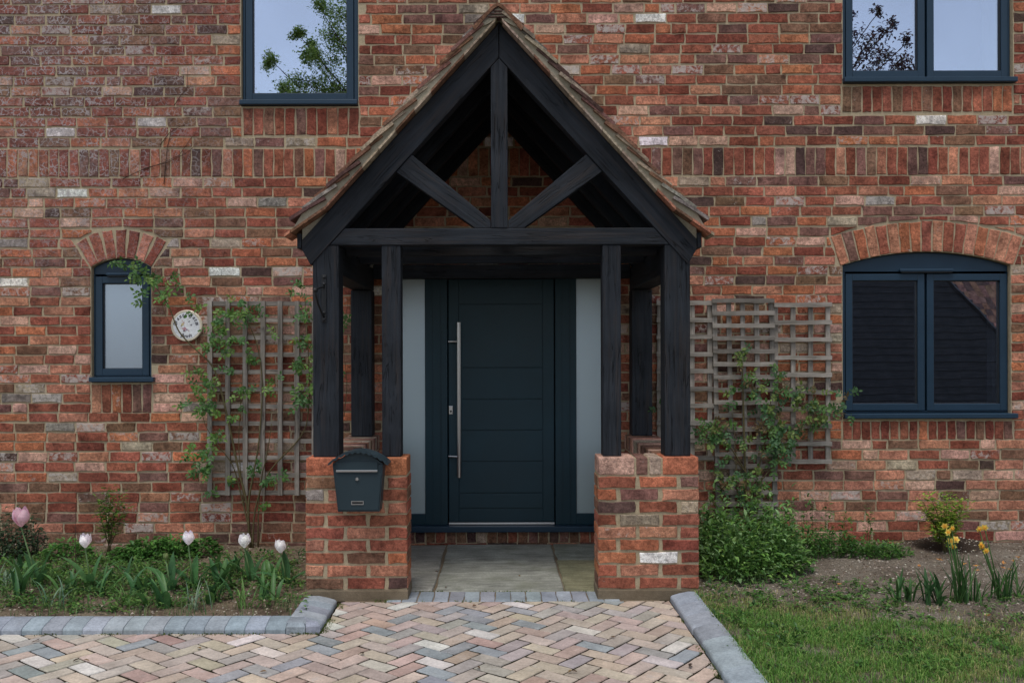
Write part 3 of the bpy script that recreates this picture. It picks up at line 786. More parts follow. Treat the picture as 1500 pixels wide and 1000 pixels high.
def rafter(sx, y0, y1, foot=1.13, bev=0.006, name='rafter'):
    q = 0.09 if foot > 1.1 else 0.0
    zin = lambda d: oz(d) - TV
    pts = [(AX + sx * .0012, AZ - .002), (AX + sx * .0012, AZ - TV), (AX + sx * (foot - .05), zin(foot - .05)), (AX + sx * foot, oz(foot) - .055), (AX + sx * foot, oz(foot))]
    if sx > 0: pts = pts[::-1]
    pts = pts[::-1] if sx > 0 else pts
    # outline counter-clockwise seen from the front
    ar = sum(pts[i][0] * pts[(i + 1) % 5][1] - pts[(i + 1) % 5][0] * pts[i][1] for i in range(5))
    if ar < 0: pts = pts[::-1]
    return timber(name, pts, y0, y1, (AX, AZ), (AX + sx * foot, oz(foot)), bev)
for sx in (-1, 1): rafter(sx, YT - .004, YT + .09)
for yy in (-1.02, -.56, -.075):
    for sx in (-1, 1): rafter(sx, yy, yy + .06, 1.12)
# tie beams, the front one cut to the slope of the rafters
dB = (AZ - TV - ZB) / SL; dT = (AZ - TV - ZT2) / SL
timber('tie_beam', [(AX - dB + .003, ZB), (AX + dB - .003, ZB), (AX + dT - .003, ZT2), (AX - dT + .003, ZT2)], YT, YT + .1, (-1, ZB), (1, ZB), 0.005)
for y0, zl in ((YT + .22, ZB - .035), (-.74, ZB - .03), (-.1, ZB - .075)):
    timber('tie_beam', [(-.93, zl), (.93, zl), (.93, zl + .1), (-.93, zl + .1)], y0, y0 + .08, (-1, ZB), (1, ZB), 0.005)
kx0, kx1 = fp(719, 200)[0], fp(743.5, 200)[0]; km = (kx0 + kx1) / 2
zkp = AZ - TV - .002
timber('king_post', [(kx0, ZT2 + .001), (kx1, ZT2 + .001), (kx1, zkp - SL * abs(kx1 - AX)), (AX, zkp), (kx0, zkp - SL * abs(kx0 - AX))], YT - .002, YT + .09, (km, ZT2), (km, AZ), 0.004)
for sx in (-1, 1):
    k0 = kx0 - .002 if sx < 0 else kx1 + .002
    lo = [(k0, ZT2 + .04), (k0 + sx * .085, ZT2 + .001), (k0, ZT2 + .001)]
    du = 0.545; zu = AZ - TV - SL * du
    up1 = (AX + sx * (du - .045), AZ - TV - SL * (du - .045) - .003); up2 = (AX + sx * (du + .045), AZ - TV - SL * (du + .045) - .003)
    pts = [(k0, ZT2 + .001), (k0, ZT2 + .045), up1, up2, (k0 + sx * .09, ZT2 + .001)]
    ar = sum(pts[i][0] * pts[(i + 1) % 5][1] - pts[(i + 1) % 5][0] * pts[i][1] for i in range(5))
    if ar < 0: pts = pts[::-1]
    timber('strut', pts, YT + .004, YT + .08, (k0, ZT2 + .02), (AX + sx * du, zu), 0.004)
# dark boards lining the slopes, fascia and soffit at the eaves
for sx in (-1, 1):
    for k in range(11):
        d0, d1 = 0.012 + k * 0.103, 0.012 + (k + 1) * 0.103 - .003
        m_ = MB(); q = [(AX + sx * d0, oz(d0) + .002), (AX + sx * d1, oz(d1) + .002), (AX + sx * d1, oz(d1) + .02), (AX + sx * d0, oz(d0) + .02)]
        if sx < 0: q = q[::-1]
        m_.prism_y(q, YT + .092, -.004); m_.build('sarking_board', M['timber'], porch, origin='c')
    m_ = MB(); xa = AX + sx * 1.133; xb = AX + sx * 1.158
    m_.box(min(xa, xb), max(xa, xb), YT + .0, -.01, 2.0, 2.085); m_.build('fascia', M['timber'], porch, bevel=.003)
    m_ = MB(); xa = AX + sx * 1.12; xb = AX + sx * 1.02
    m_.box(min(xa, xb), max(xa, xb), YT + .1, -.01, 1.985, 1.999); m_.build('soffit', M['timber'], porch, bevel=.002)

# tiles: line of the tile noses down one slope (distance from apex, height)
def tile_line():
    pts = []; d, z = 0.07, 3.383 - 1.09 * 0.07
    step = 0.0945
    while True:
        m_ = 1.09 if d < 0.9 else (0.95 if d < 1.06 else 0.82)
        a = math.atan(m_); d += step * math.cos(a); z -= step * math.sin(a)
        if d > 1.232: break
        pts.append((d, z, a))
    return pts
TL = tile_line()
TC = dict(brown=40, tan=26, dark=12, plum=10, grey=14)
tile_rest = MB()
def tile(mb, sx, d, z, a, y0, y1):
    a2 = a - R(7.5) + rnd.uniform(-.02, .02); L, T = max(.06, min(0.235, d / math.cos(a) - .012)), 0.018
    ex, ez = -math.cos(a2), math.sin(a2); nx, nz = math.sin(a2), math.cos(a2)
    zz = z + rnd.uniform(-.003, .003); cam_ = 0.004
    def P(u, v): return (AX + sx * (d + ex * u + nx * v), zz + ez * u + nz * v)
    prof = [P(0, 0), P(L * .5, cam_), P(L, 0), P(L, T), P(L * .5, T + cam_), P(.004, T + .001), P(0, T - .004)]
    if sx < 0: prof = prof[::-1]
    prof = prof[::-1]
    ar = sum(prof[i][0] * prof[(i + 1) % 7][1] - prof[(i + 1) % 7][0] * prof[i][1] for i in range(7))
    if ar < 0: prof = prof[::-1]
    mb.prism_y(prof, y0, y1, vary(PAL[pick(TC)], .2), max(0, rnd.gauss(.25, .2)))
roof = bpy.data.objects.new('roof', None); col.objects.link(roof); roof.parent = porch; roof.location = (0, 0, 2.0)
for sx in (-1, 1):
    for k, (d, z, a) in enumerate(TL):
        y = YR + rnd.uniform(-.012, .008); first = True
        y1 = y + (0.163 if k % 2 else 0.245)
        while y < -.012:
            m_ = MB() if first else tile_rest
            tile(m_, sx, d, z, a, y, min(y1, -.01))
            if first: m_.build('roof_tile', M['tile'], roof, origin='c')
            first = False; y = y1 + .003; y1 = y + 0.163
tile_rest.build('tile_field', M['tile'], roof, kind='stuff')
# undercloak: pale slips under the verge, with mortar packed between
def uc(d): return oz(d) + .003 if d < .98 else oz(.98) + .003 - (d - .98) * 0.68
for sx in (-1, 1):
    d = 0.02
    while d < 1.2:
        d1 = min(d + .098 + rnd.uniform(-.012, .012), 1.216)
        m_ = MB(); q = [(AX + sx * d, uc(d)), (AX + sx * (d1 - .003), uc(d1 - .003)), (AX + sx * (d1 - .003), uc(d1 - .003) + .017), (AX + sx * d, uc(d) + .017)]
        if sx < 0: q = q[::-1]
        m_.prism_y(q, YR - .004 + rnd.uniform(-.004, .004), YT + .12, vary(PAL[pick(dict(coral=8, brown=30, red=4, tan=18))], .15), .35); m_.build('undercloak_tile', M['tile'], roof, origin='c'); d = d1
    m_ = MB(); top = [(AX + sx * .0, 3.33)] + [(AX + sx * d_, z_ + .002) for d_, z_, _ in TL[:-1]] + [(AX + sx * 1.165, uc(1.165) + .022)]
    bot = [(AX + sx * d_, uc(d_) + .0175) for d_ in (1.165, .98, .5, 0.0)]
    q = top + bot
    n = len(q); vv = []; jf = [rnd.uniform(-.006, .006) for _ in q]
    m_.prism_y(q if sx < 0 else q[::-1], YR + .016, YT + .1); m_.build('verge_mortar', M['verge_mortar'], roof)
    # wedge of pale board between rafter foot and tiles
    m_ = MB(); q = [(AX + sx * .985, oz(.985) + .001), (AX + sx * 1.13, oz(1.13) + .001), (AX + sx * 1.13, uc(1.13) - .002), (AX + sx * .99, uc(.99) - .002)]
    m_.prism_y(q if sx > 0 else q[::-1], YT + .012, YT + .04); m_.build('eaves_wedge', M['verge_mortar'], roof)
# ridge tiles: rounded angle tiles bedded in mortar
RZ = 3.372
def ridge_prof(o):
    pts = []
    for i in range(13):
        t = i / 12 * 2 - 1
        x = t * .145; zz = RZ - (math.sqrt((abs(x) * 1.09) ** 2 + .022 ** 2)) + .022
        pts.append((AX - .004 + x, zz))
    inner = [(AX - .004 + (p[0] - AX + .004) * .9, p[1] - o) for p in pts]
    return pts, inner
pts, inner = ridge_prof(.02)
y = YR - .012
while y < -.05:
    y1 = min(y + .3, -.008); m_ = MB(); n = len(pts)
    dz_ = rnd.uniform(-.002, .003)
    vv = [(p[0], yy, p[1] + dz_) for yy in (y, y1) for ring in (pts, inner) for p in ring]
    ff = []
    for i in range(n - 1):
        ff += [(i, n + i, n + i + 1, i + 1), (2 * n + i, 2 * n + i + 1, 3 * n + i + 1, 3 * n + i), (i, i + 1, 2 * n + i + 1, 2 * n + i), (n + i, 3 * n + i, 3 * n + i + 1, n + i + 1)]
    ff += [(0, 2 * n, 3 * n, n), (n - 1, 2 * n - 1, 4 * n - 1, 3 * n - 1)]
    m_.add(vv, ff, vary(PAL['brown'], .15), .3); m_.build('ridge_tile', M['tile'], roof, origin='c'); y = y1 + .004
m_ = MB(); m_.prism_y([(AX - .125, RZ - .145), (AX - .05, RZ - .11), (AX, RZ - .075), (AX + .05, RZ - .11), (AX + .12, RZ - .145), (AX + .06, RZ - .07), (AX - .004, RZ - .022), (AX - .065, RZ - .07)], YR + .002, YR + .2); m_.build('ridge_mortar', M['verge_mortar'], roof)
for k, (w_, z_) in enumerate(((.05, RZ - .05), (.08, RZ - .066), (.1, RZ - .083))):
    m_ = MB(); m_.box(AX - w_ * .6, AX + w_ * .6, YR - .006, YR + .05, z_, z_ + .008, vary(PAL['dark'], .1)); m_.build('tile_slip', M['tile'], roof, bevel=.002)

# ------------------------------------------------------------------ brick piers and dwarf walls
PIER_L = [('brown', 'red', 'red'), ('grey', 'coral', 'red'), ('red', 'coral', 'coral'), ('red', 'red', 'red'), ('red', 'coral', 'red'), ('coral', 'red', 'red'), ('red', 'brown', 'orange'), ('coral', 'coral', 'coral'), ('brown', 'red', 'dark')]
PIER_R = [('red', 'orange', 'plum'), ('orange', 'plum', 'coral'), ('dark', 'red', 'tan'), ('red', 'tan', 'red'), ('coral', 'coral', 'red'), ('orange', 'orange', 'deep'), ('orange', 'white', 'deep'), ('red', 'coral', 'red'), ('red', 'red', 'red')]
def pier(x0, x1, cap, label, table):
    root = tag(bpy.data.objects.new('brick_pier', None), label); col.objects.link(root); root.parent = porch; root.location = ((x0 + x1) / 2, 0.0, 0)
    ztop = ZC - .105
    m_ = MB(); m_.box(x0 + .004, x1 - .004, YP + .004, YP + .213, -.1, ZC - .006); m_.build('pier_core', M['mortar'], root)
    n = 9; ph = (ztop - .058) / n
    W = x1 - x0
    for r in range(n):
        z0, z1 = .058 + r * ph + .006, .058 + (r + 1) * ph - .006
        runs = [(0, .103), (.125, .345), (.365, W)] if r % 2 else [(0, .215), (.235, .45), (.468, W)]
        for ci, (a, b) in enumerate(runs):
            b = min(b, W); key = table[n - 1 - r][ci]
            c = vary(PAL[key], .1); w = max(0, rnd.gauss(.25, .2)) if key != 'white' else .2
            m_ = MB(); piece(m_, [(x0 + a + .002, z0), (x0 + b - .002, z0), (x0 + b - .002, z1), (x0 + a + .002, z1)], (0, YP + .004, 0), X_, Z_, NY, c, min(w, .75), rnd.uniform(.005, .009), .02, .0042)
            m_.build('brick', M['brick'], root, origin='c')
        for side, xs, Ud, Nd in ((-1, x0 + .004, (0, -1, 0), (-1, 0, 0)), (1, x1 - .004, (0, 1, 0), (1, 0, 0))):
            c = vary(PAL[pick(dict(orange=20, coral=22, red=26, brown=14))], .1); m_ = MB()
            u0, u1 = (-(YP + .213), -(YP + .008)) if side < 0 else (YP + .008, YP + .213)
            piece(m_, [(u0, z0), (u1, z0), (u1, z1), (u0, z1)], (xs, 0, 0), Ud, Z_, Nd, c, .1, .005, .02, .002)
            m_.build('brick', M['brick'], root, origin='c')
    # brick-on-edge capping
    for a, b, k in cap:
        m_ = MB(); m_.box(x0 + a + .003, x0 + b - .003, YP - .002, YP + .218, ztop + .006, ZC, vary(PAL[k], .08), rnd.uniform(.2, .5)); m_.build('cap_brick', M['brick'], root, bevel=.007)
    # rough footing
    ft = MB(); ft.box(x0 - .004, x1 + .004, YP - .006, YP + .22, -.1, .058); ft.build('footing', M['footing'], root, bevel=.008)
    return root
PL = (fp(447.5, 700, YP)[0], fp(596.5, 700, YP)[0]); PR = (fp(876, 700, YP)[0], fp(1024, 700, YP)[0])
pier(*PL, [(0, .21, 'orange'), (.215, .285, 'brown'), (.29, .36, 'tan'), (.365, PL[1] - PL[0], 'orange')], 'brick pier carrying the grey letterbox', PIER_L)
pier(*PR, [(0, .21, 'pink'), (.215, .285, 'plum'), (.29, .36, 'tan'), (.365, PR[1] - PR[0], 'orange')], 'brick pier with one white painted brick, next to the tall weeds', PIER_R)
# white painted and blotched bricks seen on the right pier
for x0, x1 in ((-1.12, -.9), (.9, 1.12)):
    root = tag(bpy.data.objects.new('dwarf_wall', None)); col.objects.link(root); root.parent = porch; root.location = ((x0 + x1) / 2, 0.0, 0)
    m_ = MB(); m_.box(x0 + .004, x1 - .004, YP + .216, -.004, -.1, ZC - .008); m_.build('wall_core', M['mortar'], root)
    lst = MB()
    for r in range(10):
        z0, z1 = .045 + r * .0655 + .005, .045 + (r + 1) * .0655 - .005
        y = YP + .22 + (0 if r % 2 else .11)
        while y < -.03:
            y1 = min(y + .213, -.012)
            for side, xs in ((-1, x0 + .004), (1, x1 - .004)):
                u0, u1 = (-y1, -y) if side < 0 else (y, y1)
                c = vary(PAL[pick(dict(orange=16, coral=22, red=24, brown=14, plum=10))], .1)
                piece(lst, [(u0, z0), (u1, z0), (u1, z1), (u0, z1)], (xs, 0, 0), (0, -side * -1, 0) if side > 0 else (0, -1, 0), Z_, (side, 0, 0), c, .1, .005, .02, .002)
            y = y1 + .011
    lst.build('wall_brickwork', M['brick'], root, kind='stuff')
    y = YP + .222
    while y < -.02:
        y1 = min(y + .066, -.01); m_ = MB()
        m_.box(x0 - .002, x1 + .002, y, y1, ZC - .1, ZC - .002 + rnd.uniform(-.003, .003), vary(PAL[pick(dict(brown=20, tan=14, pink=10, coral=12, plum=10))], .15), rnd.uniform(.1, .6))
        m_.build('cap_brick', M['brick'], root, bevel=.005, origin='c'); y = y1 + .010

# ------------------------------------------------------------------ GROUND
gm = MB(); gm.add([(-60, -80, -.13), (60, -80, -.13), (60, 30, -.13), (-60, 30, -.13)], [(0, 1, 2, 3)])
tag(gm.build('ground', M['soil']), kind='structure')
# paving bed and herringbone pavers
KLY, KRX, KLX = gr(200, 928).y, 0.945, -0.915
pav = MB(); pav.add([(-6, -12, -.005), (KRX + .02, -12, -.005), (KRX + .02, KLY + .02, -.005), (-6, KLY + .02, -.005)], [(0, 1, 2, 3)])
pav.add([(KLX - .02, KLY + .021, -.005), (KRX + .02, KLY + .021, -.005), (KRX + .02, YP + .2, -.005), (KLX - .02, YP + .2, -.005)], [(0, 1, 2, 3)])
t = NT('jointing sand'); P = pos_vec(t); n_ = t.noise(P, 6, 4, .6); n2 = t.noise(P, 120, 4, .7)
c = t.ramp(n_, [(.4, lin(44, 37, 27)), (.55, lin(40, 36, 24)), (.7, lin(42, 48, 24))]); c = t.mix(.7, c, t.ramp(n2, [(.3, .6), (.7, 1.3)]), 'MULTIPLY')
t.bsdf(c, .95, t.bump(n2, .8, .006), .1); M['joint'] = t.m
paving = tag(pav.build('paving', M['joint']), kind='structure')
PC = {'rose': lin(184, 166, 156), 'sand': lin(184, 174, 160), 'slate': lin(152, 155, 157), 'grey': lin(170, 163, 157), 'buff': lin(190, 175, 158), 'pale': lin(208, 201, 193), 'brick': lin(176, 152, 140)}
ang = R(45 + 7.3); ca, sa = math.cos(ang), math.sin(ang)
B = 0.0905
far_p = MB(); npav = 0
pavs = []
for i in range(-80, 80):
    for j in range(-80, 80):
        m4 = (i - j) % 4
        # herringbone: cell (i, j) starts a block lying along i for m4 == 0, standing along j for m4 == 1 (a repeat of four cells)
        if m4 == 0: q = [(i, j), (i + 2, j), (i + 2, j + 1), (i, j + 1)]
        elif m4 == 3: q = [(i, j), (i + 1, j), (i + 1, j + 2), (i, j + 2)]
        else: continue
        gp = .0055 / B
        (a0, b0), (a1, b1) = q[0], q[2]
        q = [(a0 + gp, b0 + gp), (a1 - gp, b0 + gp), (a1 - gp, b1 - gp), (a0 + gp, b1 - gp)]
        w_ = [((u * ca - v * sa) * B + .03, (u * sa + v * ca) * B - 2.4) for u, v in q]
        cx, cy = sum(p[0] for p in w_) / 4, sum(p[1] for p in w_) / 4
        if not (-4.4 < cx < 1.2 and -4.3 < cy < YP + .1): continue
        p = clip(w_, 1, 0, KRX - .004)
        p = clip(p, 0, 1, YP - .04) if p else p
        if p and (cx < KLX + .12 or cy > KLY - .12):
            pa, pb = clip(p, 0, 1, KLY - .003), clip(p, -1, 0, -(KLX + .004))
            A_ = lambda q_: abs(area(q_)) if len(q_) > 2 else 0.0
            p = pa if A_(pa) > A_(pb) else pb
        if not p or len(p) < 3 or abs(area(p)) < .0005: continue
        pavs.append((p, cx, cy))
def seen(cx, cy):
    D = CD + cy; s = F / D; x, y = VX + cx * s, VY + CZ * s
    return -20 < x < 1100 and y < 1015
for p, cx, cy in pavs:
    k = pick(dict(rose=28, sand=14, slate=11, grey=16, buff=20, pale=6, brick=10)); c = vary(PC[k], .1)
    if seen(cx, cy) and npav < 300:
        m_ = MB(); piece(m_, p, (0, 0, rnd.uniform(-.002, .002)), X_, (0, 1, 0), (0, 0, 1), c, 0, 0.0, .012, .0024, .004); m_.build('paver', M['stone'], paving, origin='c'); npav += 1
    else: piece(far_p, p, (0, 0, rnd.uniform(-.002, .002)), X_, (0, 1, 0), (0, 0, 1), c, 0, 0.0, .012, .0018, .006)
far_p.build('paver_field', M['stone'], paving, kind='stuff')

# porch floor: flagstones and a row of setts
pf = MB(); pf.box(-.89, .89, YP - .042, 0.0, -.08, -.0025); floor = tag(pf.build('porch_floor', M['footing']), kind='structure')
n = 15; x0, x1 = PL[1] - .12, PR[0] + .12
for k in range(n):
    a, b = x0 + (x1 - x0) * k / n + .0025, x0 + (x1 - x0) * (k + 1) / n - .0025
    m_ = MB(); piece(m_, [(a, YP - .036), (b, YP - .036), (b, YP + .165), (a, YP + .165)], (0, 0, .003), X_, (0, 1, 0), (0, 0, 1), vary(lin(150, 157, 164), .16), 0, .0, .02, .003, .004); m_.build('sett', M['kerb'], floor, origin='c')
fx = [-.9, gr(640, 850).x, gr(823, 850).x, .9]
splits = [(YP + .178, -.02), (YP + .178, -.6, -.595, -.02), (YP + .178, -.55, -.54, -.02)]
for k in range(3):
    sp = splits[k]
    for a in range(0, len(sp), 2):
        m_ = MB(); piece(m_, [(fx[k] + .006, sp[a]), (fx[k + 1] - .006, sp[a]), (fx[k + 1] - .006, sp[a + 1]), (fx[k] + .006, sp[a + 1])], (0, 0, .004), X_, (0, 1, 0), (0, 0, 1),
                         vary(lin(148, 151, 145) if not (k == 2 and a == 0) else lin(134, 134, 106), .06), 0, rnd.uniform(0, .003), .02, .006, .008, nl=5); m_.build('flagstone', M['flag'], floor, origin='c')

# kerbs
def kerb_block(p, d, side, L, W, H, c):
    """One rounded kerb block starting at p, running along d, its rounded face looking along -side."""
    d, s = Vector(d), Vector(side); p = Vector(p)
    prof = [(0, -.06), (0, H - .032), (.004, H - .025), (.012, H - .02), (.05, H - .009), (.1, H + .001), (W, H + .001), (W, -.06)]
    mb = MB(); n = len(prof); e = .003
    rings = []
    for (u, ins) in ((0.0005, .0016), (.003, 0), (L - .003, 0), (L - .0005, .0016)):
        for (a, z) in prof: rings.append(p + d * u + s * (a + (ins if a < W / 2 else -ins)) + Vector((0, 0, z - (ins if z > 0 else 0))))
    ff = [(r * n + i, r * n + (i + 1) % n, (r + 1) * n + (i + 1) % n, (r + 1) * n + i) for r in range(3) for i in range(n)]
    ff += [tuple(range(n))[::-1], tuple(range(3 * n, 4 * n))]
    mb.add(rings, ff, c); return mb
KC = lin(150, 158, 166)
kerb = tag(bpy.data.objects.new('kerb', None), kind='structure'); col.objects.link(kerb)
x = KLX - .17
first = True
while x > -4.6:
    m_ = kerb_block((x, KLY + rnd.uniform(-.003, .003), 0), (-1, 0, 0), (0, 1, 0), .1008, .135, .05, vary(KC, .09)); m_.build('kerb_block', M['kerb'], kerb, origin='c'); x -= .1015
y = KLY + .02; 
for k in range(int((YP - .02 - KLY) / .1)):
    ox = -.002 * k
    m_ = kerb_block((KLX + ox, y, 0), (0, 1, 0), (-1, 0, 0), .0993, .17, .05, vary(KC, .12)); m_.build('kerb_block', M['kerb'], kerb, origin='c'); y += .1
for k, (a0, a1) in enumerate(((0, 50), (50, 100))):     # corner blocks fanned round the turn
    c0 = Vector((KLX - .168, KLY + .165, 0)); r0, r1 = .03, .17
    pass
for (quad) in ([(KLX - .168, KLY), (KLX - .07, KLY), (KLX - .1, KLY + .135), (KLX - .168, KLY + .135)], [(KLX - .067, KLY), (KLX, KLY + .018), (KLX - .158, KLY + .155), (KLX - .097, KLY + .135)]):
    m_ = MB(); piece(m_, quad, (0, 0, 0), X_, (0, 1, 0), (0, 0, 1), vary(KC, .1), 0, .05, .06, .001, .018); m_.build('kerb_block', M['kerb'], kerb, origin='c')
y = YP - .03
while y > -7:
    L = .2; m_ = kerb_block((KRX + rnd.uniform(-.003, .003), y, 0), (0, -1, 0), (1, 0, 0), L, .14, .052, vary(lin(150, 158, 166), .08)); m_.build('kerb_block', M['kerb'], kerb, origin='c'); y -= L + .002

# beds and lawn surface: one rough sheet each
def bedz(x, y):
    b = 0.035 * min(1, max(0, -y / 1.7)) + .0
    b += 0.014 * noise.noise((x * 1.7, y * 1.7, 3.1)) + .010 * noise.noise((x * 6, y * 6, 1.3)) + .006 * noise.noise((x * 19, y * 19, 7))
    mx, my = mound; b += .07 * math.exp(-(((x - mx) / .23) ** 2 + ((y - my) / .17) ** 2)) * (1 + .3 * noise.noise((x * 14, y * 14, 2)))
    return b
mound = gr(1385, 800)[:2]
def sheet(x0, x1, y0, y1, st, name, mat):
    nx, ny = int((x1 - x0) / st), int((y1 - y0) / st); vv = []; 
    for j in range(ny + 1):
        for i in range(nx + 1):
            x, y = x0 + (x1 - x0) * i / nx, y0 + (y1 - y0) * j / ny; vv.append((x, y, bedz(x, y)))
    m_ = MB(); m_.add(vv, [(j * (nx + 1) + i, j * (nx + 1) + i + 1, (j + 1) * (nx + 1) + i + 1, (j + 1) * (nx + 1) + i) for j in range(ny) for i in range(nx)])
    return m_.build(name, mat, smooth=True)
tag(sheet(-4.8, KLX - .165, KLY + .13, -.003, .035, 'flower_bed', M['soil']), kind='structure')
def lawn_edge(x):        # the lawn's ragged boundary with the bed
    return -1.46 - .48 * (x - 1.1) ** .8 + .10 * noise.noise((x * 2.3, 1.7, 0)) + .05 * noise.noise((x * 8, 4.4, 0)) if x > 1.1 else -1.46
# right side: soil that turns to turf under the grass
t = NT('bed and turf soil'); P = pos_vec(t); n1 = t.noise(P, 2.5, 5, .65); n2 = t.noise(P, 55, 5, .75); n3 = t.noise(P, 210, 3, .7)
c = t.ramp(n1, [(.32, lin(120, 107, 94)), (.5, lin(156, 144, 129)), (.7, lin(172, 162, 147))])
c = t.mix(.9, c, t.ramp(n2, [(.3, .5), (.55, 1.0), (.72, 1.35)]), 'MULTIPLY'); c = t.mix(.7, c, t.ramp(n3, [(.35, .6), (.65, 1.3)]), 'MULTIPLY')
sx_ = t.n('SeparateXYZ'); t.t.links.new(P, sx_.inputs[0])
dk = t.n('VectorMath', operation='DISTANCE'); t.t.links.new(P, dk.inputs[0]); dk.inputs[1].default_value = (mound[0], mound[1], .03)
md = t.math('MULTIPLY', t.math('SUBTRACT', t.math('ADD', .33, t.math('MULTIPLY', t.math('SUBTRACT', n2, .5), .2)), dk.outputs['Value']), 12.0, clamp=True)
c = t.mix(t.math('MULTIPLY', md, .85), c, lin(62, 50, 42))
t.bsdf(c, .95, t.bump(t.math('ADD', n2, t.math('MULTIPLY', n3, .6)), 1.0, .03), .1); M['soil_r'] = t.m
tag(sheet(KRX + .135, 4.9, -7.0, -.003, .04, 'planting_bed', M['soil_r']), kind='structure')

# loose stones and crumbs on the soil
st = MB()
def crumb(x, y, r, c):
    z = bedz(x, y); k = 5; vv = [(x, y, z + r * .7)]
    a0 = rnd.random() * 6.3
    for i in range(k): a = a0 + 2 * math.pi * i / k; q = r * rnd.uniform(.7, 1.2); vv.append((x + q * math.cos(a), y + q * math.sin(a) * .9, z - r * .15 + rnd.uniform(0, .3) * r))
    st.add(vv, [(0, 1 + i, 1 + (i + 1) % k) for i in range(k)], c)
for k in range(17000):
    if rnd.random() < .42: x, y = rnd.uniform(-3.9, KLX - .2), rnd.uniform(KLY + .15, -.02)
    else:
        x = rnd.uniform(1.15, 4.2); y = rnd.uniform(-2.6, -.02)
        if y < lawn_edge(x) - .1: continue
    crumb(x, y, rnd.choice((.003, .003, .004, .005, .006, .009)) * rnd.uniform(.7, 1.2), vary(rnd.choice((lin(120, 104, 86), lin(96, 80, 66), lin(150, 138, 122), lin(172, 162, 148), lin(78, 64, 54)) + ((lin(166, 156, 144), lin(186, 178, 166)) if x > 0 else ())), .2))
tag(st.build('soil_crumbs', M['pebble']), kind='stuff')

# ------------------------------------------------------------------ GRASS
def blades(pts, name, cols, hmin, hmax, w, lean=.5):
    n = len(pts); V = np.zeros((n, 5, 3), np.float32); C = np.zeros((n, 5, 4), np.float32)
    for i, (x, y, z) in enumerate(pts):
        a = rnd.random() * 6.283; h = rnd.uniform(hmin, hmax); ln = rnd.uniform(.1, lean) * h * 1.3; ww = w * rnd.uniform(.7, 1.3)
        dx_, dy_ = math.cos(a), math.sin(a); sx, sy = -dy_ * ww, dx_ * ww
        V[i] = [(x - sx, y - sy, z - .004), (x + sx, y + sy, z - .004), (x + dx_ * ln * .35 - sx * .8, y + dy_ * ln * .35 - sy * .8, z + h * .6), (x + dx_ * ln * .35 + sx * .8, y + dy_ * ln * .35 + sy * .8, z + h * .6), (x + dx_ * ln, y + dy_ * ln, z + h * (1 - .25 * lean))]
        c = cols[int(rnd.random() ** 1.3 * len(cols))]; f = rnd.uniform(.75, 1.25); C[i, :, :3] = [v * f for v in c]; C[i, :, 3] = rnd.random()
    me = bpy.data.meshes.new(name)
    f = []
    me.from_pydata(V.reshape(-1, 3).tolist(), [], [t_ for i in range(n) for t_ in ((5 * i, 5 * i + 1, 5 * i + 3, 5 * i + 2), (5 * i + 2, 5 * i + 3, 5 * i + 4))])
    a_ = me.attributes.new('Col', 'FLOAT_COLOR', 'POINT'); a_.data.foreach_set('color', C.ravel()); me.materials.append(M['grass'])
    o = bpy.data.objects.new(name, me); col.objects.link(o); return tag(o, kind='stuff')
G1 = [lin(92, 134, 58), lin(80, 122, 52), lin(104, 144, 64), lin(70, 108, 48), lin(116, 148, 72), lin(132, 148, 84)]
G2 = [lin(126, 138, 76), lin(156, 152, 98), lin(108, 132, 66), lin(168, 156, 116), lin(92, 124, 60)]
pts, pts2 = [], []
for k in range(170000):
    x = rnd.uniform(KRX + .12, 3.9); y = rnd.uniform(-3.9, -1.25)
    e = lawn_edge(x); d = e - y
    if d < -.25: continue
    bare = noise.noise((x * 2.1, y * 2.1, 9.0)) + .5 * noise.noise((x * 7, y * 7, 2.0))
    dens = min(1, max(0.03, .3 + d * 1.6)) if d > 0 else .10
    if bare > .35: dens *= .45
    sc_ = math.hypot((x - gr(1330, 912).x) / .16, (y - gr(1330, 912).y) / .09)
    if sc_ < 1: dens *= .05
    if noise.noise((x * 4.2, y * 4.2, 33.0)) > .28: dens *= .4
    if rnd.random() < dens:
        th_ = noise.noise((x * 2.6, y * 2.6, 21.0)) + .5 * noise.noise((x * 9, y * 9, 5.0)) + max(0, .55 - d) * .9
        (pts2 if th_ + rnd.gauss(0, .18) > .26 else pts).append((x, y, bedz(x, y)))
blades(pts, 'lawn_grass', G1, .014, .046, .0014, .8); blades(pts2, 'dry_grass', G2, .012, .038, .0013, .9)
# thin grass along the kerb's back and straggling in the left bed
pts = []
for k in range(13000):
    x = rnd.uniform(-4.2, KLX - .17); y = rnd.uniform(KLY + .14, -.9)
    nz = noise.noise((x * 2.6, y * 2.6, 5)) + .4 * noise.noise((x * 8, y * 8, 1))
    dens = max(0, nz * 1.5) * (1.0 if x > -2.6 else 1.8) + (.12 if y < KLY + .22 else .02)
    if rnd.random() < dens: pts.append((x, y, bedz(x, y)))
blades(pts, 'bed_grass', [lin(70, 100, 56), lin(84, 112, 66), lin(96, 118, 74), lin(116, 124, 84)], .03, .09, .0016, .8)

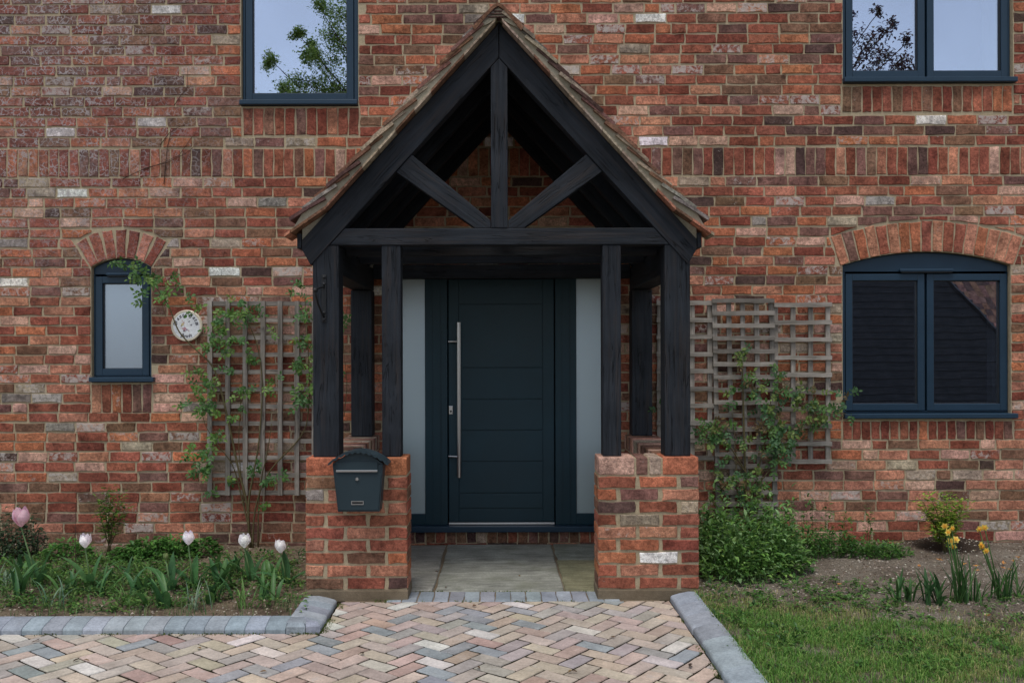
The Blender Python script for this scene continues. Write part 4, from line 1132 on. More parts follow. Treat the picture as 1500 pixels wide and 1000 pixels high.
pts = []
for k in range(2600):
    r_ = rnd.random()
    if r_ < .35: x, y = rnd.uniform(-3.4, KLX), KLY - rnd.random() ** 2 * .03
    elif r_ < .5: x, y = KLX + rnd.random() ** 2 * .04, rnd.uniform(KLY, YP - .06)
    elif r_ < .72: x, y = KRX - rnd.random() ** 2 * .03, rnd.uniform(-3.3, YP - .06)
    elif r_ < .9: x, y = rnd.uniform(-.55, .55), rnd.choice((YP - .04, YP + .172)) + rnd.gauss(0, .004)
    else: x, y = rnd.uniform(-.95, -.5), YP - .03 + rnd.gauss(0, .015)
    if noise.noise((x * 5, y * 5, 4)) > .05: pts.append((x, y, .0))
blades(pts, 'joint_moss', [lin(84, 100, 46), lin(70, 86, 40), lin(96, 104, 56)], .004, .014, .002, 1.0)

# ------------------------------------------------------------------ PLANTS
GL = [lin(66, 104, 48), lin(70, 106, 48), lin(84, 118, 54), lin(48, 78, 40), lin(96, 124, 62)]
def low_weeds(name, spots, label=None, cat=None, group=None, leafc=None, Ls=(.02, .045), up=.6, parent_mat='leaf'):
    """Leafy clump: many small leaves on short stems; spots = (x, y, radius, height, count)."""
    mb = MB()
    for (x, y, r, h, n) in spots:
        for k in range(n):
            a = rnd.random() * 6.283; q = r * math.sqrt(rnd.random()); px, py = x + q * math.cos(a), y + q * math.sin(a)
            if py > -.02: py = -.02 - rnd.random() * .05
            zz = bedz(px, py); hh = h * (1 - (q / r) ** 2 * .7) * (rnd.random() ** .6)
            d = (math.cos(a) * rnd.uniform(.3, 1) + rnd.gauss(0, .4), math.sin(a) * rnd.uniform(.3, 1) - .3 + rnd.gauss(0, .4), rnd.uniform(-.2, up))
            L = rnd.uniform(*Ls); c = vary(rnd.choice(leafc or GL), .25)
            mb.leaf((px, py, zz + hh), d, (0, 0, 1), L, L * rnd.uniform(.35, .6), c)
            if rnd.random() < .12: mb.tube([(px, py, zz), (px + rnd.gauss(0, .01), py + rnd.gauss(0, .01), zz + hh)], [.002, .001], 3, c, cap=False)
    return mb
def gxy(px, py): p = gr(px, py, .02); return p.x, p.y
# small weeds spread over both beds (uncountable)
sp = []
for (x0, x1, y0, y1, n) in ((0, 440, 812, 868, 170), (0, 250, 820, 900, 120), (0, 440, 860, 900, 46), (1030, 1330, 850, 900, 60), (1150, 1330, 790, 815, 26), (0, 240, 800, 860, 40), (1040, 1500, 880, 960, 60), (1050, 1480, 930, 1000, 40)):
    for k in range(n):
        px, py = rnd.uniform(x0, x1), rnd.uniform(y0, y1); x, y = gxy(px, py)
        if -KLX > -x and x > KLX - .2 and x < 1.1: continue
        sp.append((x, y, rnd.uniform(.03, .09), rnd.uniform(.015, .05) * (1.0 if x > 0 else 1.9), rnd.randint(10, 34)))
for px, py in ((60, 893), (130, 898), (100, 900), (20, 890), (180, 896)): sp.append((*gxy(px, py), .09, .03, 40))
tag(low_weeds('w', sp, Ls=(.014, .036)).build('small_weeds', M['leaf']), kind='stuff')
EXTRA_BULBS = [(30, 845, 'green strap leaves directly left of the pink tulip stem'), (95, 872, 'strap leaf tuft between the pink tulip and the first white tulip'), (150, 874, 'strap leaf tuft at the right foot of the first white tulip'), (180, 850, 'strap leaf tuft in front of the young shrub'),
    (235, 892, 'strap leaf tuft by the kerb in front of the tulip bud'), (312, 882, 'strap leaf tuft in front of the tulip beside the bud'), (335, 845, 'strap leaf tuft behind the flowerless tulip leaves'), (395, 882, 'strap leaf tuft between the two white tulips nearest the porch, close to the kerb'),
    (25, 876, 'strap leaf tuft at the left end of the kerb bed, cut by the photo edge'), (205, 872, 'strap leaf tuft half way between first white tulip and bud'), (400, 845, 'strap leaf tuft behind the white tulip nearest the brick pier')]
def clump(name, spots, label, cat, leafc=None, Ls=(.02, .045), up=.6, extra=None, group=None):
    x, y = spots[0][0], spots[0][1]
    root = empty(name, (x, y, bedz(x, y)), label, cat, group)
    if extra is not None: extra.build('stem', M['stem'], root, smooth=True)
    low_weeds(name, spots, leafc=leafc, Ls=Ls, up=up).build('foliage', M['leaf'], root)
    return root
def S(px, py, r, h, n): return (*gxy(px, py), r, h, n)
clump('weed_clump', [*[S(rnd.uniform(1032, 1160), rnd.uniform(806, 846), rnd.uniform(.03, .06), rnd.uniform(.26, .52) * (1 - max(0, (q_ % 5) - 2) * .12), 52) for q_ in range(60)], S(1085, 842, .26, .24, 1000), S(1050, 825, .2, .28, 600), S(1120, 835, .24, .24, 850), S(1140, 818, .16, .24, 400), S(1065, 850, .16, .18, 300), S(1040, 812, .12, .3, 260), S(1060, 818, .06, .5, 160), S(1100, 815, .06, .52, 180), S(1128, 812, .06, .46, 150), S(1158, 815, .05, .42, 110), S(1075, 850, .07, .4, 150), S(1140, 840, .06, .42, 140), S(1165, 838, .1, .22, 180), S(1030, 830, .07, .38, 140)],
      'tall bushy mass of green weeds at the foot of the trellis beside the pier', 'weeds', [lin(84, 120, 58), lin(102, 138, 66), lin(68, 104, 50), lin(116, 148, 78), lin(90, 124, 74), lin(122, 152, 104)], (.014, .06), 1.1)
clump('weed_clump', [S(1200, 812, .14, .2, 300), S(1230, 810, .13, .17, 260), S(1185, 815, .12, .22, 240), S(1260, 812, .12, .14, 220), S(1290, 812, .12, .1, 220), S(1310, 810, .1, .08, 140), S(1185, 806, .05, .42, 110), S(1212, 806, .04, .4, 90), S(1272, 806, .03, .36, 60), S(1240, 806, .05, .3, 100)],
      'low strip of weeds along the wall between trellis and lime green shrub', 'weeds', [lin(72, 110, 52), lin(86, 122, 56), lin(60, 96, 48)], (.018, .042), .8)
clump('geranium_clump', [S(220, 812, .16, .14, 350), S(255, 812, .16, .15, 350), S(295, 810, .12, .12, 260), S(190, 815, .12, .11, 220), S(100, 815, .14, .13, 260)],
      'low leafy green ground cover at the wall behind the white tulips', 'plant', [lin(72, 114, 52), lin(84, 126, 58), lin(60, 98, 46)], (.025, .058), .6)
clump('ivy_plant', [S(20, 812, .13, .36, 330), S(45, 812, .1, .3, 240), S(5, 820, .14, .2, 220), S(-20, 815, .16, .3, 260)], 'dark ivy mound against the wall behind the pink tulip', 'ivy', [lin(40, 60, 42), lin(48, 70, 48), lin(58, 76, 54)], (.025, .045), .2)
def bush(name, label, base, tips, leafc, L=(.015, .03), n=60, spread=.05, cat='shrub', extra=()):
    bx, by = base; bz = bedz(bx, by); root = empty(name, (bx, by, bz), label, cat)
    sm, lm = MB(), MB()
    for (tx, ty, tz) in tips:
        p = [(bx + rnd.gauss(0, .012), by + rnd.gauss(0, .012), bz - .01)]
        for k in range(1, 5):
            t_ = k / 4; p.append((bx + (tx - bx) * t_ ** 1.3 + rnd.gauss(0, .006), by + (ty - by) * t_ + rnd.gauss(0, .006), bz + (tz - bz) * t_))
        sm.tube(p, [.005, .004, .0035, .003, .0015], 5)
        for k in range(n):
            t_ = rnd.uniform(.35, 1.05); i = min(3, int(t_ * 4)); q = Vector(p[i]).lerp(Vector(p[i + 1]), min(1.2, t_ * 4 - i))
            a = rnd.random() * 6.283; d = (math.cos(a), math.sin(a), rnd.uniform(-.1, .8)); Lf = rnd.uniform(*L)
            q = q + Vector(d) * rnd.random() * spread
            if q.y > -.01: q.y = -.015
            lm.leaf(q, d, (0, 0, 1), Lf, Lf * rnd.uniform(.35, .55), vary(rnd.choice(leafc), .22))
    sm.build('stem', M['stem'], root, smooth=True); lm.build('foliage', M['leaf'], root)
    return root
def wp(px, py, Y): p = at(px, py, Y); return (p.x, p.y, p.z)
bx = gxy(1385, 806)
bush('lime_shrub', 'small lime green shrub on a mound of dark soil below the wide window', bx, [wp(a, b, bx[1] + rnd.uniform(-.1, .1)) for a, b in ((1350, 735), (1365, 728), (1385, 728), (1405, 735), (1375, 745), (1395, 742), (1360, 750), (1412, 742), (1380, 765), (1370, 775), (1400, 760))], [lin(124, 152, 54), lin(104, 138, 48), lin(140, 160, 68), lin(84, 118, 46)], (.022, .042), 110, .06)
bx = gxy(160, 812)
bush('young_shrub', 'young shrub with feathery green top against the wall behind the first white tulip', bx, [wp(a, b, bx[1] + rnd.uniform(-.03, .02)) for a, b in ((158, 720), (175, 722), (150, 735), (168, 742), (145, 742), (182, 745))], [lin(96, 128, 48), lin(78, 112, 44), lin(66, 92, 44)], (.022, .042), 70, .05)

# climbing roses
def climber(name, label, paths, clusters, Yb, leafc, base):
    root = empty(name, base, label, 'climbing rose')
    sm, lm = MB(), MB()
    for path, r in paths:
        pts = []
        for i, (a, b) in enumerate(path):
            p = Vector(wp(a, b, Yb + rnd.uniform(-.015, .015))); pts.append(p)
        # smooth by subdividing
        fine = []
        for i in range(len(pts) - 1):
            p0, p1, p2, p3 = pts[max(i - 1, 0)], pts[i], pts[i + 1], pts[min(i + 2, len(pts) - 1)]
            for k in range(4):
                t_ = k / 4; fine.append(.5 * (2 * p1 + (p2 - p0) * t_ + (2 * p0 - 5 * p1 + 4 * p2 - p3) * t_ ** 2 + (3 * p1 - p0 - 3 * p2 + p3) * t_ ** 3))
        fine.append(pts[-1]); n = len(fine)
        sm.tube(fine, [r * (1 - .75 * i / n) for i in range(n)], 6)
    for (a, b, rad, n) in clusters:
        c0 = Vector(wp(a, b, Yb - .03)); rr = rad / SC
        for k in range(max(2, int(n / 4))):
            q = c0 + Vector((rnd.gauss(0, .5) * rr, rnd.gauss(0, .5) * .05 - .01, rnd.gauss(0, .5) * rr))
            q.y = min(q.y, -.03)
            an = rnd.random() * 6.283; d = Vector((math.cos(an), rnd.uniform(-.7, .1), math.sin(an) * .7 - .15)).normalized()
            # a compound leaf: a thin stalk with five leaflets
            Ls = rnd.uniform(.045, .085); e = q + d * Ls; cc = rnd.choice(leafc)
            lm.tube([q, q + d * Ls * .5 + Vector((0, 0, .004)), e], [.0014, .001, .0007], 3, cc, cap=False)
            side = d.cross(Vector((0, 1, 0)));
            if side.length < .1: side = Vector((1, 0, 0))
            side.normalize(); up = Vector((rnd.gauss(0, .3), -1, rnd.uniform(.2, .9)))
            for (t_, sg) in ((.35, 1), (.35, -1), (.7, 1), (.7, -1), (1, 0)):
                dd = (d * (.5 if sg else 1) + side * sg * .9 + Vector((0, rnd.gauss(0, .2), -.1))).normalized(); Lf = rnd.uniform(.024, .042)
                lm.leaf(q + d * Ls * t_, dd, up, Lf, Lf * rnd.uniform(.5, .68), vary(cc, .2), .15, .12)
    sm.build('stem', M['stem'], root, smooth=True); lm.build('foliage', M['leaf'], root)
    return root
RG = [lin(74, 108, 52), lin(88, 122, 58), lin(62, 94, 48), lin(104, 132, 66), lin(80, 116, 70)]
climber('climbing_rose', 'climbing rose beside the house name disc, one long shoot reaching the small window',
    [([(368, 806), (362, 740), (350, 690), (335, 620), (322, 565), (310, 535), (285, 510), (262, 485), (248, 450), (235, 430), (222, 412), (200, 395), (168, 384)], .009),
     ([(366, 806), (364, 740), (372, 690), (380, 640), (384, 560), (375, 500), (352, 452)], .009),
     ([(370, 806), (374, 745), (395, 690), (440, 640), (452, 600), (452, 520), (446, 430)], .007),
     ([(372, 806), (352, 720), (340, 680), (318, 650), (300, 620), (292, 580)], .006), ([(378, 806), (380, 720), (392, 660), (398, 620)], .006),
     ([(358, 740), (350, 660), (352, 600), (356, 540)], .004), ([(235, 430), (240, 455), (246, 470)], .003), ([(504, 610), (508, 560), (503, 500), (510, 440)], .003)],
    [(300, 575, 20, 60), (312, 600, 16, 40), (322, 640, 12, 20), (302, 650, 14, 36), (288, 665, 10, 20), (300, 690, 14, 44), (275, 600, 8, 12), (330, 462, 16, 30), (318, 484, 14, 40), (342, 502, 16, 50), (355, 448, 14, 44), (370, 460, 12, 24), (365, 522, 10, 24),
     (312, 505, 8, 22), (292, 548, 9, 20), (290, 455, 7, 14), (270, 436, 7, 10), (225, 412, 14, 48), (205, 398, 12, 34), (180, 388, 10, 24), (240, 428, 11, 26), (250, 412, 8, 14), (215, 440, 10, 20), (445, 425, 9, 26), (448, 460, 10, 26), (450, 500, 10, 30), (447, 535, 12, 36),
     (450, 570, 12, 40), (440, 590, 10, 26), (430, 535, 9, 18), (360, 575, 12, 26), (352, 600, 8, 14), (388, 565, 8, 12), (372, 688, 8, 16), (395, 706, 9, 20), (410, 560, 7, 10), (415, 695, 6, 10), (392, 738, 6, 8), (508, 470, 8, 16), (505, 540, 8, 14), (398, 490, 8, 10), (345, 540, 8, 12), (330, 700, 6, 8), (308, 725, 6, 8)],
    -.075, RG, gr(368, 808, 0))
RG2 = [lin(66, 98, 54), lin(80, 112, 58), lin(56, 84, 50), lin(100, 118, 60), lin(98, 84, 56), lin(72, 104, 70)]
climber('climbing_rose', 'climbing rose with reddish new leaves spreading over the three joined trellis panels',
    [([(1095, 775), (1092, 700), (1090, 640), (1088, 560), (1086, 515)], .011), ([(1093, 775), (1108, 700), (1122, 640), (1130, 580)], .008), ([(1098, 775), (1105, 720), (1150, 660), (1182, 612), (1198, 585)], .007),
     ([(1182, 612), (1215, 592), (1245, 585)], .003), ([(1092, 690), (1062, 645), (1030, 632)], .006), ([(1100, 700), (1070, 670), (1050, 690), (1045, 720)], .004), ([(1170, 625), (1225, 605), (1243, 608)], .003), ([(1092, 775), (1080, 720), (1078, 660), (1072, 600)], .006)],
    [(1088, 525, 10, 22), (1094, 516, 8, 12), (1090, 555, 12, 30), (1105, 570, 12, 28), (1075, 580, 10, 18), (1140, 545, 8, 16), (1130, 568, 12, 34), (1145, 580, 10, 30), (1128, 600, 12, 34), (1125, 625, 13, 46), (1138, 640, 12, 40), (1150, 652, 10, 34), (1128, 652, 12, 36), (1140, 678, 9, 26), (1148, 662, 8, 16),
     (1168, 575, 12, 38), (1180, 590, 13, 46), (1190, 610, 13, 50), (1172, 618, 12, 38), (1205, 600, 10, 28), (1215, 612, 9, 22), (1237, 585, 9, 26), (1243, 606, 7, 14), (1160, 640, 10, 28), (1060, 628, 10, 28), (1040, 622, 10, 30), (1035, 640, 12, 38), (1052, 640, 10, 28), (1022, 628, 8, 14), (1058, 690, 9, 24),
     (1062, 708, 9, 26), (1090, 640, 9, 18), (1088, 690, 9, 26), (1105, 715, 9, 30), (1112, 690, 8, 16), (1088, 720, 9, 24), (1108, 742, 9, 26), (1080, 745, 8, 20), (1118, 600, 8, 18), (1070, 660, 7, 10), (962, 594, 7, 16), (1110, 660, 7, 12), (1195, 575, 7, 14)],
    -.085, RG2, gr(1095, 780, 0))
# dry creeper twig on the wall
tw = MB()
for path in ([(180, 262), (205, 250), (235, 240), (262, 228), (278, 205), (288, 192)], [(210, 247), (245, 238), (272, 225), (285, 214)], [(235, 212), (248, 195), (258, 188), (276, 180)], [(255, 155), (265, 140), (274, 128), (275, 100)], [(240, 270), (245, 215), (250, 195)]):
    tw.tube([wp(a, b, -.013) for a, b in path], [.0028 - .0018 * i / len(path) for i in range(len(path))], 5)
tag(tw.build('creeper_twig', M['twig'], smooth=True), 'dry bare creeper twig clinging to the wall under the single pane window', 'twig')

# ------------------------------------------------------------------ tulips and daffodils
def petal(mb, o, a, h, r, c, open_=0.0, tipc=None, w=.9):
    """One cupped tulip petal standing round the axis at angle a."""
    nu, nv = 4, 6; vv = []
    for j in range(nv + 1):
        t_ = j / nv; rad = r * (math.sin(min(1, t_ * 1.5) * math.pi / 2) * (1 - .25 * max(0, t_ - .55) / .45) + open_ * t_ ** 2)
        half = w * math.sin(math.pi * min(1, .12 + t_ * .82)) ** .7 * (1 if t_ < .9 else .6)
        for i in range(nu + 1):
            u = (i / nu * 2 - 1) * half
            vv.append((o[0] + rad * math.cos(a + u), o[1] + rad * math.sin(a + u), o[2] + h * t_ - .06 * h * abs(u) * t_))
    mb.add(vv, [(j * (nu + 1) + i, j * (nu + 1) + i + 1, (j + 1) * (nu + 1) + i + 1, (j + 1) * (nu + 1) + i) for j in range(nv) for i in range(nu)], c)
def tulip(base_px, flower_px, h, r, cols, label, leaves, bud=False):
    bx, by = gxy(*base_px); bz = bedz(bx, by); fl = at(flower_px[0], flower_px[1], by)
    root = empty('tulip', (bx, by, bz), label, 'tulip', 'tulips in the left bed')
    fo = (fl.x, by, fl.z - h / 2)
    s_ = MB(); s_.tube([(bx, by, bz - .01), (bx * .6 + fo[0] * .4, by, bz + (fo[2] - bz) * .45), (fo[0], by, fo[2] + .004)], [.0055, .0048, .0042], 7, lin(96, 122, 78)); s_.build('stem', M['leaf'], root, smooth=True)
    a0 = rnd.random() * 2
    for k in range(6):
        m_ = MB(); petal(m_, fo, a0 + k * math.pi / 3, h * rnd.uniform(.9, 1.04), r * (1.0 if k % 2 else .9), vary(cols[k % len(cols)], .05), rnd.uniform(-.12, .1)); m_.build('petal', M['petal'], root, smooth=True)
    for (a, L, W, bend, tilt) in leaves:
        m_ = MB(); m_.strap((bx + .01 * math.cos(a), by + .01 * math.sin(a), bz - .005), (math.cos(a), math.sin(a), tilt), L, W * 1.45, vary(rnd.choice((lin(66, 106, 66), lin(76, 116, 70), lin(60, 96, 58))), .1), bend, 8, .16); m_.build('leaf', M['leaf'], root, smooth=True)
    return root
WH = [lin(240, 236, 240), lin(232, 226, 232), lin(244, 241, 242)]
tulip((55, 860), (31, 757), .125, .05, [lin(222, 190, 202), lin(212, 174, 190), lin(228, 202, 210)], 'large pale pink tulip standing taller than the others', [(.3, .3, .055, .5, .2), (2.6, .24, .05, .9, .3), (-.7, .2, .04, 1.0, .5)])
tulip((133, 862), (125, 792), .088, .036, WH, 'white tulip in front of the young shrub, leftmost of the white ones', [(.2, .26, .04, 1.1, .5), (3.0, .27, .045, .9, .5), (-1.2, .2, .04, .9, .6), (.9, .22, .035, .5, .15)])
tulip((283, 862), (276, 788), .085, .036, WH, 'white tulip next to the green bud', [(.1, .22, .05, .8, .5), (3.1, .22, .055, 1.0, .6), (1.4, .2, .045, .3, .1)])
tulip((250, 866), (243, 815), .05, .016, [lin(120, 140, 84), lin(134, 150, 96)], 'unopened green tulip bud between two white tulips', [(2.9, .22, .055, 1.0, .6), (.4, .16, .04, .8, .4), (1.7, .22, .04, .4, .15), (-1.0, .14, .05, .9, .6)])
tulip((368, 852), (358, 792), .088, .038, WH, 'white tulip leaning in front of the rose stem', [(2.4, .2, .055, .4, .15), (.6, .17, .05, .5, .3), (3.6, .2, .05, .8, .5)])
tulip((420, 856), (411, 800), .084, .036, WH, 'white tulip nearest the brick pier', [(2.2, .2, .05, .3, .1), (0, .2, .05, 1.3, .8), (3.2, .23, .05, 1.3, .9)])
def strap_clump(name, label, cat, base_px, n, L, W, cols, bend, group=None, spread=.03):
    bx, by = gxy(*base_px); bz = bedz(bx, by); root = empty(name, (bx, by, bz), label, cat, group)
    for k in range(n):
        a = rnd.random() * 6.283; m_ = MB()
        m_.strap((bx + rnd.gauss(0, spread), by + rnd.gauss(0, spread * .7), bz - .008), (math.cos(a), math.sin(a), rnd.uniform(.05, .6)), L * rnd.uniform(.6, 1.1), W * rnd.uniform(.7, 1.2), vary(rnd.choice(cols), .15), rnd.uniform(*bend), 7, .25); m_.build('leaf', M['leaf'], root, smooth=True)
    return root
TL2 = [lin(58, 94, 56), lin(68, 104, 60), lin(78, 112, 66)]
strap_clump('tulip_leaves', 'broad tulip leaves without a flower between two white tulips', 'plant', (330, 862), 8, .2, .05, TL2, (.3, 1.2))
GRY = [lin(104, 128, 104), lin(88, 116, 90), lin(122, 142, 118)]
GG = 'thin grey green bulb leaves in the left bed'
for px, py, lab in ((10, 858, 'thin grey green bulb leaves left of the pink tulip'), (75, 892, 'wiry grey green bulb leaves just behind the kerb below the pink tulip'), (190, 886, 'bright green leafy tuft behind the kerb below the first white tulip'),
                    (285, 896, 'sparse grey bulb leaves in bare soil near the middle of the left kerb'), (362, 893, 'small green tuft behind the kerb nearest the porch'), (215, 850, 'thin upright leaves between the first white tulip and the bud')):
    strap_clump('bulb_leaves', lab, 'plant', (px, py), 13, .2, .010, GRY if 'grey' in lab else [lin(84, 118, 60), lin(96, 128, 66)], (.5, 2.2), GG, .03)
for px, py, lab in EXTRA_BULBS:
    strap_clump('leaf_tuft', lab, 'plant', (px, py), rnd.randint(8, 13), rnd.uniform(.15, .25), rnd.uniform(.024, .044), [lin(70, 108, 62), lin(80, 118, 66), lin(60, 98, 60)], (.4, 1.8), 'leaf tufts in the left bed', .035)
dl = MB(); p0 = gr(110, 840, .03); dl.tube([p0, wp(111, 740, p0.y + .02)], [.003, .001], 4); tag(dl.build('dry_stalk', M['twig'], None), 'single pale dry stalk leaning in the bed between pink and white tulips', 'stalk')
def daffodil(base_px, heads, label, nl, nst=0):
    bx, by = gxy(*base_px); bz = bedz(bx, by); root = empty('daffodil', (bx, by, bz), label, 'daffodil', 'daffodils in the right bed')
    for (a, b) in heads:
        h = Vector(wp(a, b, by - .02)); s_ = MB(); x0 = bx + rnd.gauss(0, .02); s_.tube([(x0, by, bz - .01), ((x0 + h.x) / 2 + .008, by, (bz + h.z) / 2), h], [.0042, .0036, .0028], 6, lin(74, 106, 58)); s_.build('stem', M['leaf'], root, smooth=True)
        m_ = MB()
        fc = (rnd.gauss(0, .3), -1, rnd.gauss(.1, .3)); fn = Vector(fc).normalized(); u = fn.cross(Vector((0, 0, 1))).normalized(); v = u.cross(fn)
        for k in range(6):
            an = k * math.pi / 3; d = u * math.cos(an) + v * math.sin(an) + fn * .15; m_.leaf(h, d, fn, .021, .017, vary(lin(238, 216, 112), .1), .1, .05)
        m_.tube([h, h + fn * .012], [.005, .008], 8, lin(228, 176, 70)); m_.build('flower', M['petal'], root)
    for k in range(nl):
        a = rnd.random() * 6.283; m_ = MB(); m_.strap((bx + rnd.gauss(0, .025), by + rnd.gauss(0, .02), bz - .01), (math.cos(a), math.sin(a), rnd.uniform(.03, .4)), rnd.uniform(.18, .3), .013, vary(rnd.choice((lin(58, 92, 50), lin(70, 104, 56), lin(50, 80, 46))), .12), rnd.uniform(.1, .9), 7, .2); m_.build('leaf', M['leaf'], root, smooth=True)
daffodil((1408, 886), [(1384, 770), (1394, 773), (1388, 779)], 'yellow daffodil with a cluster of heads in front of the lime shrub', 16)
daffodil((1412, 884), [(1392, 792), (1400, 790), (1396, 800)], 'yellow daffodil with lower drooping heads right of the bulb leaf tuft', 12)
daffodil((1462, 880), [(1434, 774), (1442, 772)], 'tallest yellow daffodil by the photo edge, its stem bent to one side', 12)
daffodil((1468, 882), [(1438, 800), (1444, 806), (1436, 797)], 'yellow daffodil with three heads held low beside the tallest one', 10)
strap_clump('bulb_leaves', 'tuft of dark green bulb leaves in the right bed, one yellowing and flopped', 'plant', (1325, 884), 16, .18, .02, [lin(54, 86, 48), lin(64, 98, 52), lin(58, 90, 46)], (.2, 1.4), None, .03)
strap_clump('bulb_leaves', 'upright broad bulb leaves beside the daffodil stems', 'plant', (1365, 886), 16, .22, .028, [lin(48, 80, 48), lin(58, 92, 54), lin(54, 86, 46)], (.1, .9), None, .035)
strap_clump('bulb_leaves', 'low green bulb leaves between the daffodils', 'plant', (1432, 884), 12, .14, .014, [lin(58, 92, 48), lin(68, 100, 52)], (.2, 1.4), None, .03)
strap_clump('bulb_leaves', 'bulb leaves cut by the right edge of the photo', 'plant', (1497, 878), 12, .22, .014, [lin(58, 92, 48), lin(68, 100, 52)], (.3, 1.4), None, .03)
# fallen orange petals
fpm = MB()
for px, py in ((1376, 820), (1412, 826), (1430, 829), (1469, 823), (1468, 832), (1480, 836), (1345, 828), (1430, 833), (1228, 858), (1448, 905), (1492, 815), (1485, 820)):
    q = gr(px, py, .03); q.z = bedz(q.x, q.y) + .015
    for k in range(3): fpm.leaf(q, (rnd.gauss(0, 1), rnd.gauss(0, 1), .4), (0, 0, 1), .022, .014, vary(lin(206, 150, 84), .15))
tag(fpm.build('fallen_petals', M['petal']), kind='stuff')

dlf = MB()
for px, py in ((690, 888), (655, 862), (742, 905), (520, 960), (905, 935), (1010, 978), (300, 952), (120, 968), (840, 985), (760, 845), (640, 838), (1180, 905), (1260, 930), (1345, 955), (1120, 945), (1425, 940), (1230, 985), (1060, 915), (390, 985), (60, 940), (700, 975)):
    q = gr(px, py, .0); q.z = .008 if px < 1020 else bedz(q.x, q.y) + .02
    for k in range(rnd.choice((1, 1, 2))): dlf.leaf(q + Vector((rnd.gauss(0, .012), rnd.gauss(0, .012), 0)), (rnd.gauss(0, 1), rnd.gauss(0, 1), .1), (0, 0, 1), rnd.uniform(.014, .034), rnd.uniform(.01, .018), vary(rnd.choice((lin(92, 72, 52), lin(120, 96, 66), lin(70, 56, 44))), .2), .3)
tag(dlf.build('fallen_leaves', M['leaf']), kind='stuff')

# ------------------------------------------------------------------ TRELLIS
def trellis(label, vx, hy, ends_x, ends_y, Y, front_h, lean=0.0, name='trellis', sw=.034, label_slat=None):
    o = at(vx[0], hy[-1], Y); root = empty(name, (o.x, Y, o.z), label, 'trellis', 'trellis panels on the house wall')
    yv, yh = (Y - .001, Y - .019) if front_h else (Y - .019, Y - .001)
    def slat(p, q, y, w):
        d = q - p; L = d.length; m_ = MB(); n = 7; vv = []
        for i in range(n + 1):
            u = L * i / n; ww = w / 2 * rnd.uniform(.93, 1.05); b = rnd.gauss(0, .0012)
            vv += [(u, -.008, -ww + b), (u, -.008, ww + b), (u, .008, ww + b), (u, .008, -ww + b)]
        ff = [(4 * i + k, 4 * i + (k + 1) % 4, 4 * i + 4 + (k + 1) % 4, 4 * i + 4 + k) for i in range(n) for k in range(4)] + [(3, 2, 1, 0), (4 * n, 4 * n + 1, 4 * n + 2, 4 * n + 3)]
        m_.add(vv, [f[::-1] for f in ff]); ob = m_.build('slat', M['trellis'])
        ob.rotation_euler = (0, -math.atan2(d.z, d.x), 0); ob.parent = root; ob.location = Vector((p.x, y, p.z)) - Vector(root.location)
    for x in vx:
        a, b = at(x + lean, ends_y[1], Y), at(x, ends_y[0], Y); slat(a, b, yv, sw)
    for y in hy:
        l_ = lean * (y - hy[0]) / (hy[-1] - hy[0]); a, b = at(ends_x[0] + l_, y, Y), at(ends_x[1] + l_, y + rnd.uniform(-.6, .6), Y); slat(a, b, yh, sw * .95)
    return root
trellis('square grid trellis of weathered grey slats between house name disc and porch post', [308.5, 335, 360.5, 386, 411.5, 436, 461], [444.5, 469, 494.5, 519.5, 544.5, 570, 595, 619.5, 645, 670, 695.5, 721], (306, 463), (441, 724.5), -.03, False)
trellis('trellis panel partly behind the porch post, with wide square gaps', [966, 990, 1014, 1039.5], [443.5, 468.5, 493.5, 518.5, 543.5, 568.5, 593.5, 619, 644.5, 669.5], (961, 1045), (440, 673), -.03, True)
trellis('tallest trellis panel, closely spaced slats reaching down to the weeds', [1046, 1067, 1087, 1107.5, 1129], [441, 459, 477, 495.5, 514, 533, 552, 570.5, 589, 608, 628, 646.5, 664.5, 682.5, 701, 720, 737.5, 755], (1042, 1133), (438, 758), -.05, True, 6)
trellis('trellis panel nearest the wide arched window', [1136, 1161.5, 1187, 1212.5], [447, 472.5, 497.5, 523.5, 548.5, 573.5, 598.5, 624, 649, 675], (1132.5, 1217), (444, 678), -.03, True)

# ------------------------------------------------------------------ LETTERBOX
YB0 = YP - .006; DB = .105
lb0 = at(525, 715, YP - .11)
lbx = empty('letterbox', (at(525, 748, YP - .06).x, YP, at(525, 748, YP - .1).z), 'dark grey metal letterbox with scalloped curved roof fixed to the brick pier', 'letterbox')
def lp(px, py): p = at(px, py, YP - .11); return (p.x, p.z)
yb0, yb1 = YP - .112, YP - .003
bt = MB(); bt.prism_y([lp(495, 749), lp(556, 749), lp(561.5, 680), lp(487, 680)], yb0, yb1); bt.build('body', M['box'], lbx, bevel=.004)
cr0 = MB(); arcp = []
for i in range(13):
    t_ = i / 12; a = lp(487 + 74.5 * t_, 680 - 17.5 * math.sin(math.pi * t_)); arcp.append((a[0], a[1]))
cr0.prism_y([(arcp[0][0], arcp[0][1] + .0015)] + [(p[0], p[1]) for p in arcp[::-1]][0:0] + [(p[0], p[1] + .0015) for p in arcp[1:]] , yb0, yb1)
cr0.build('head', M['box'], lbx)
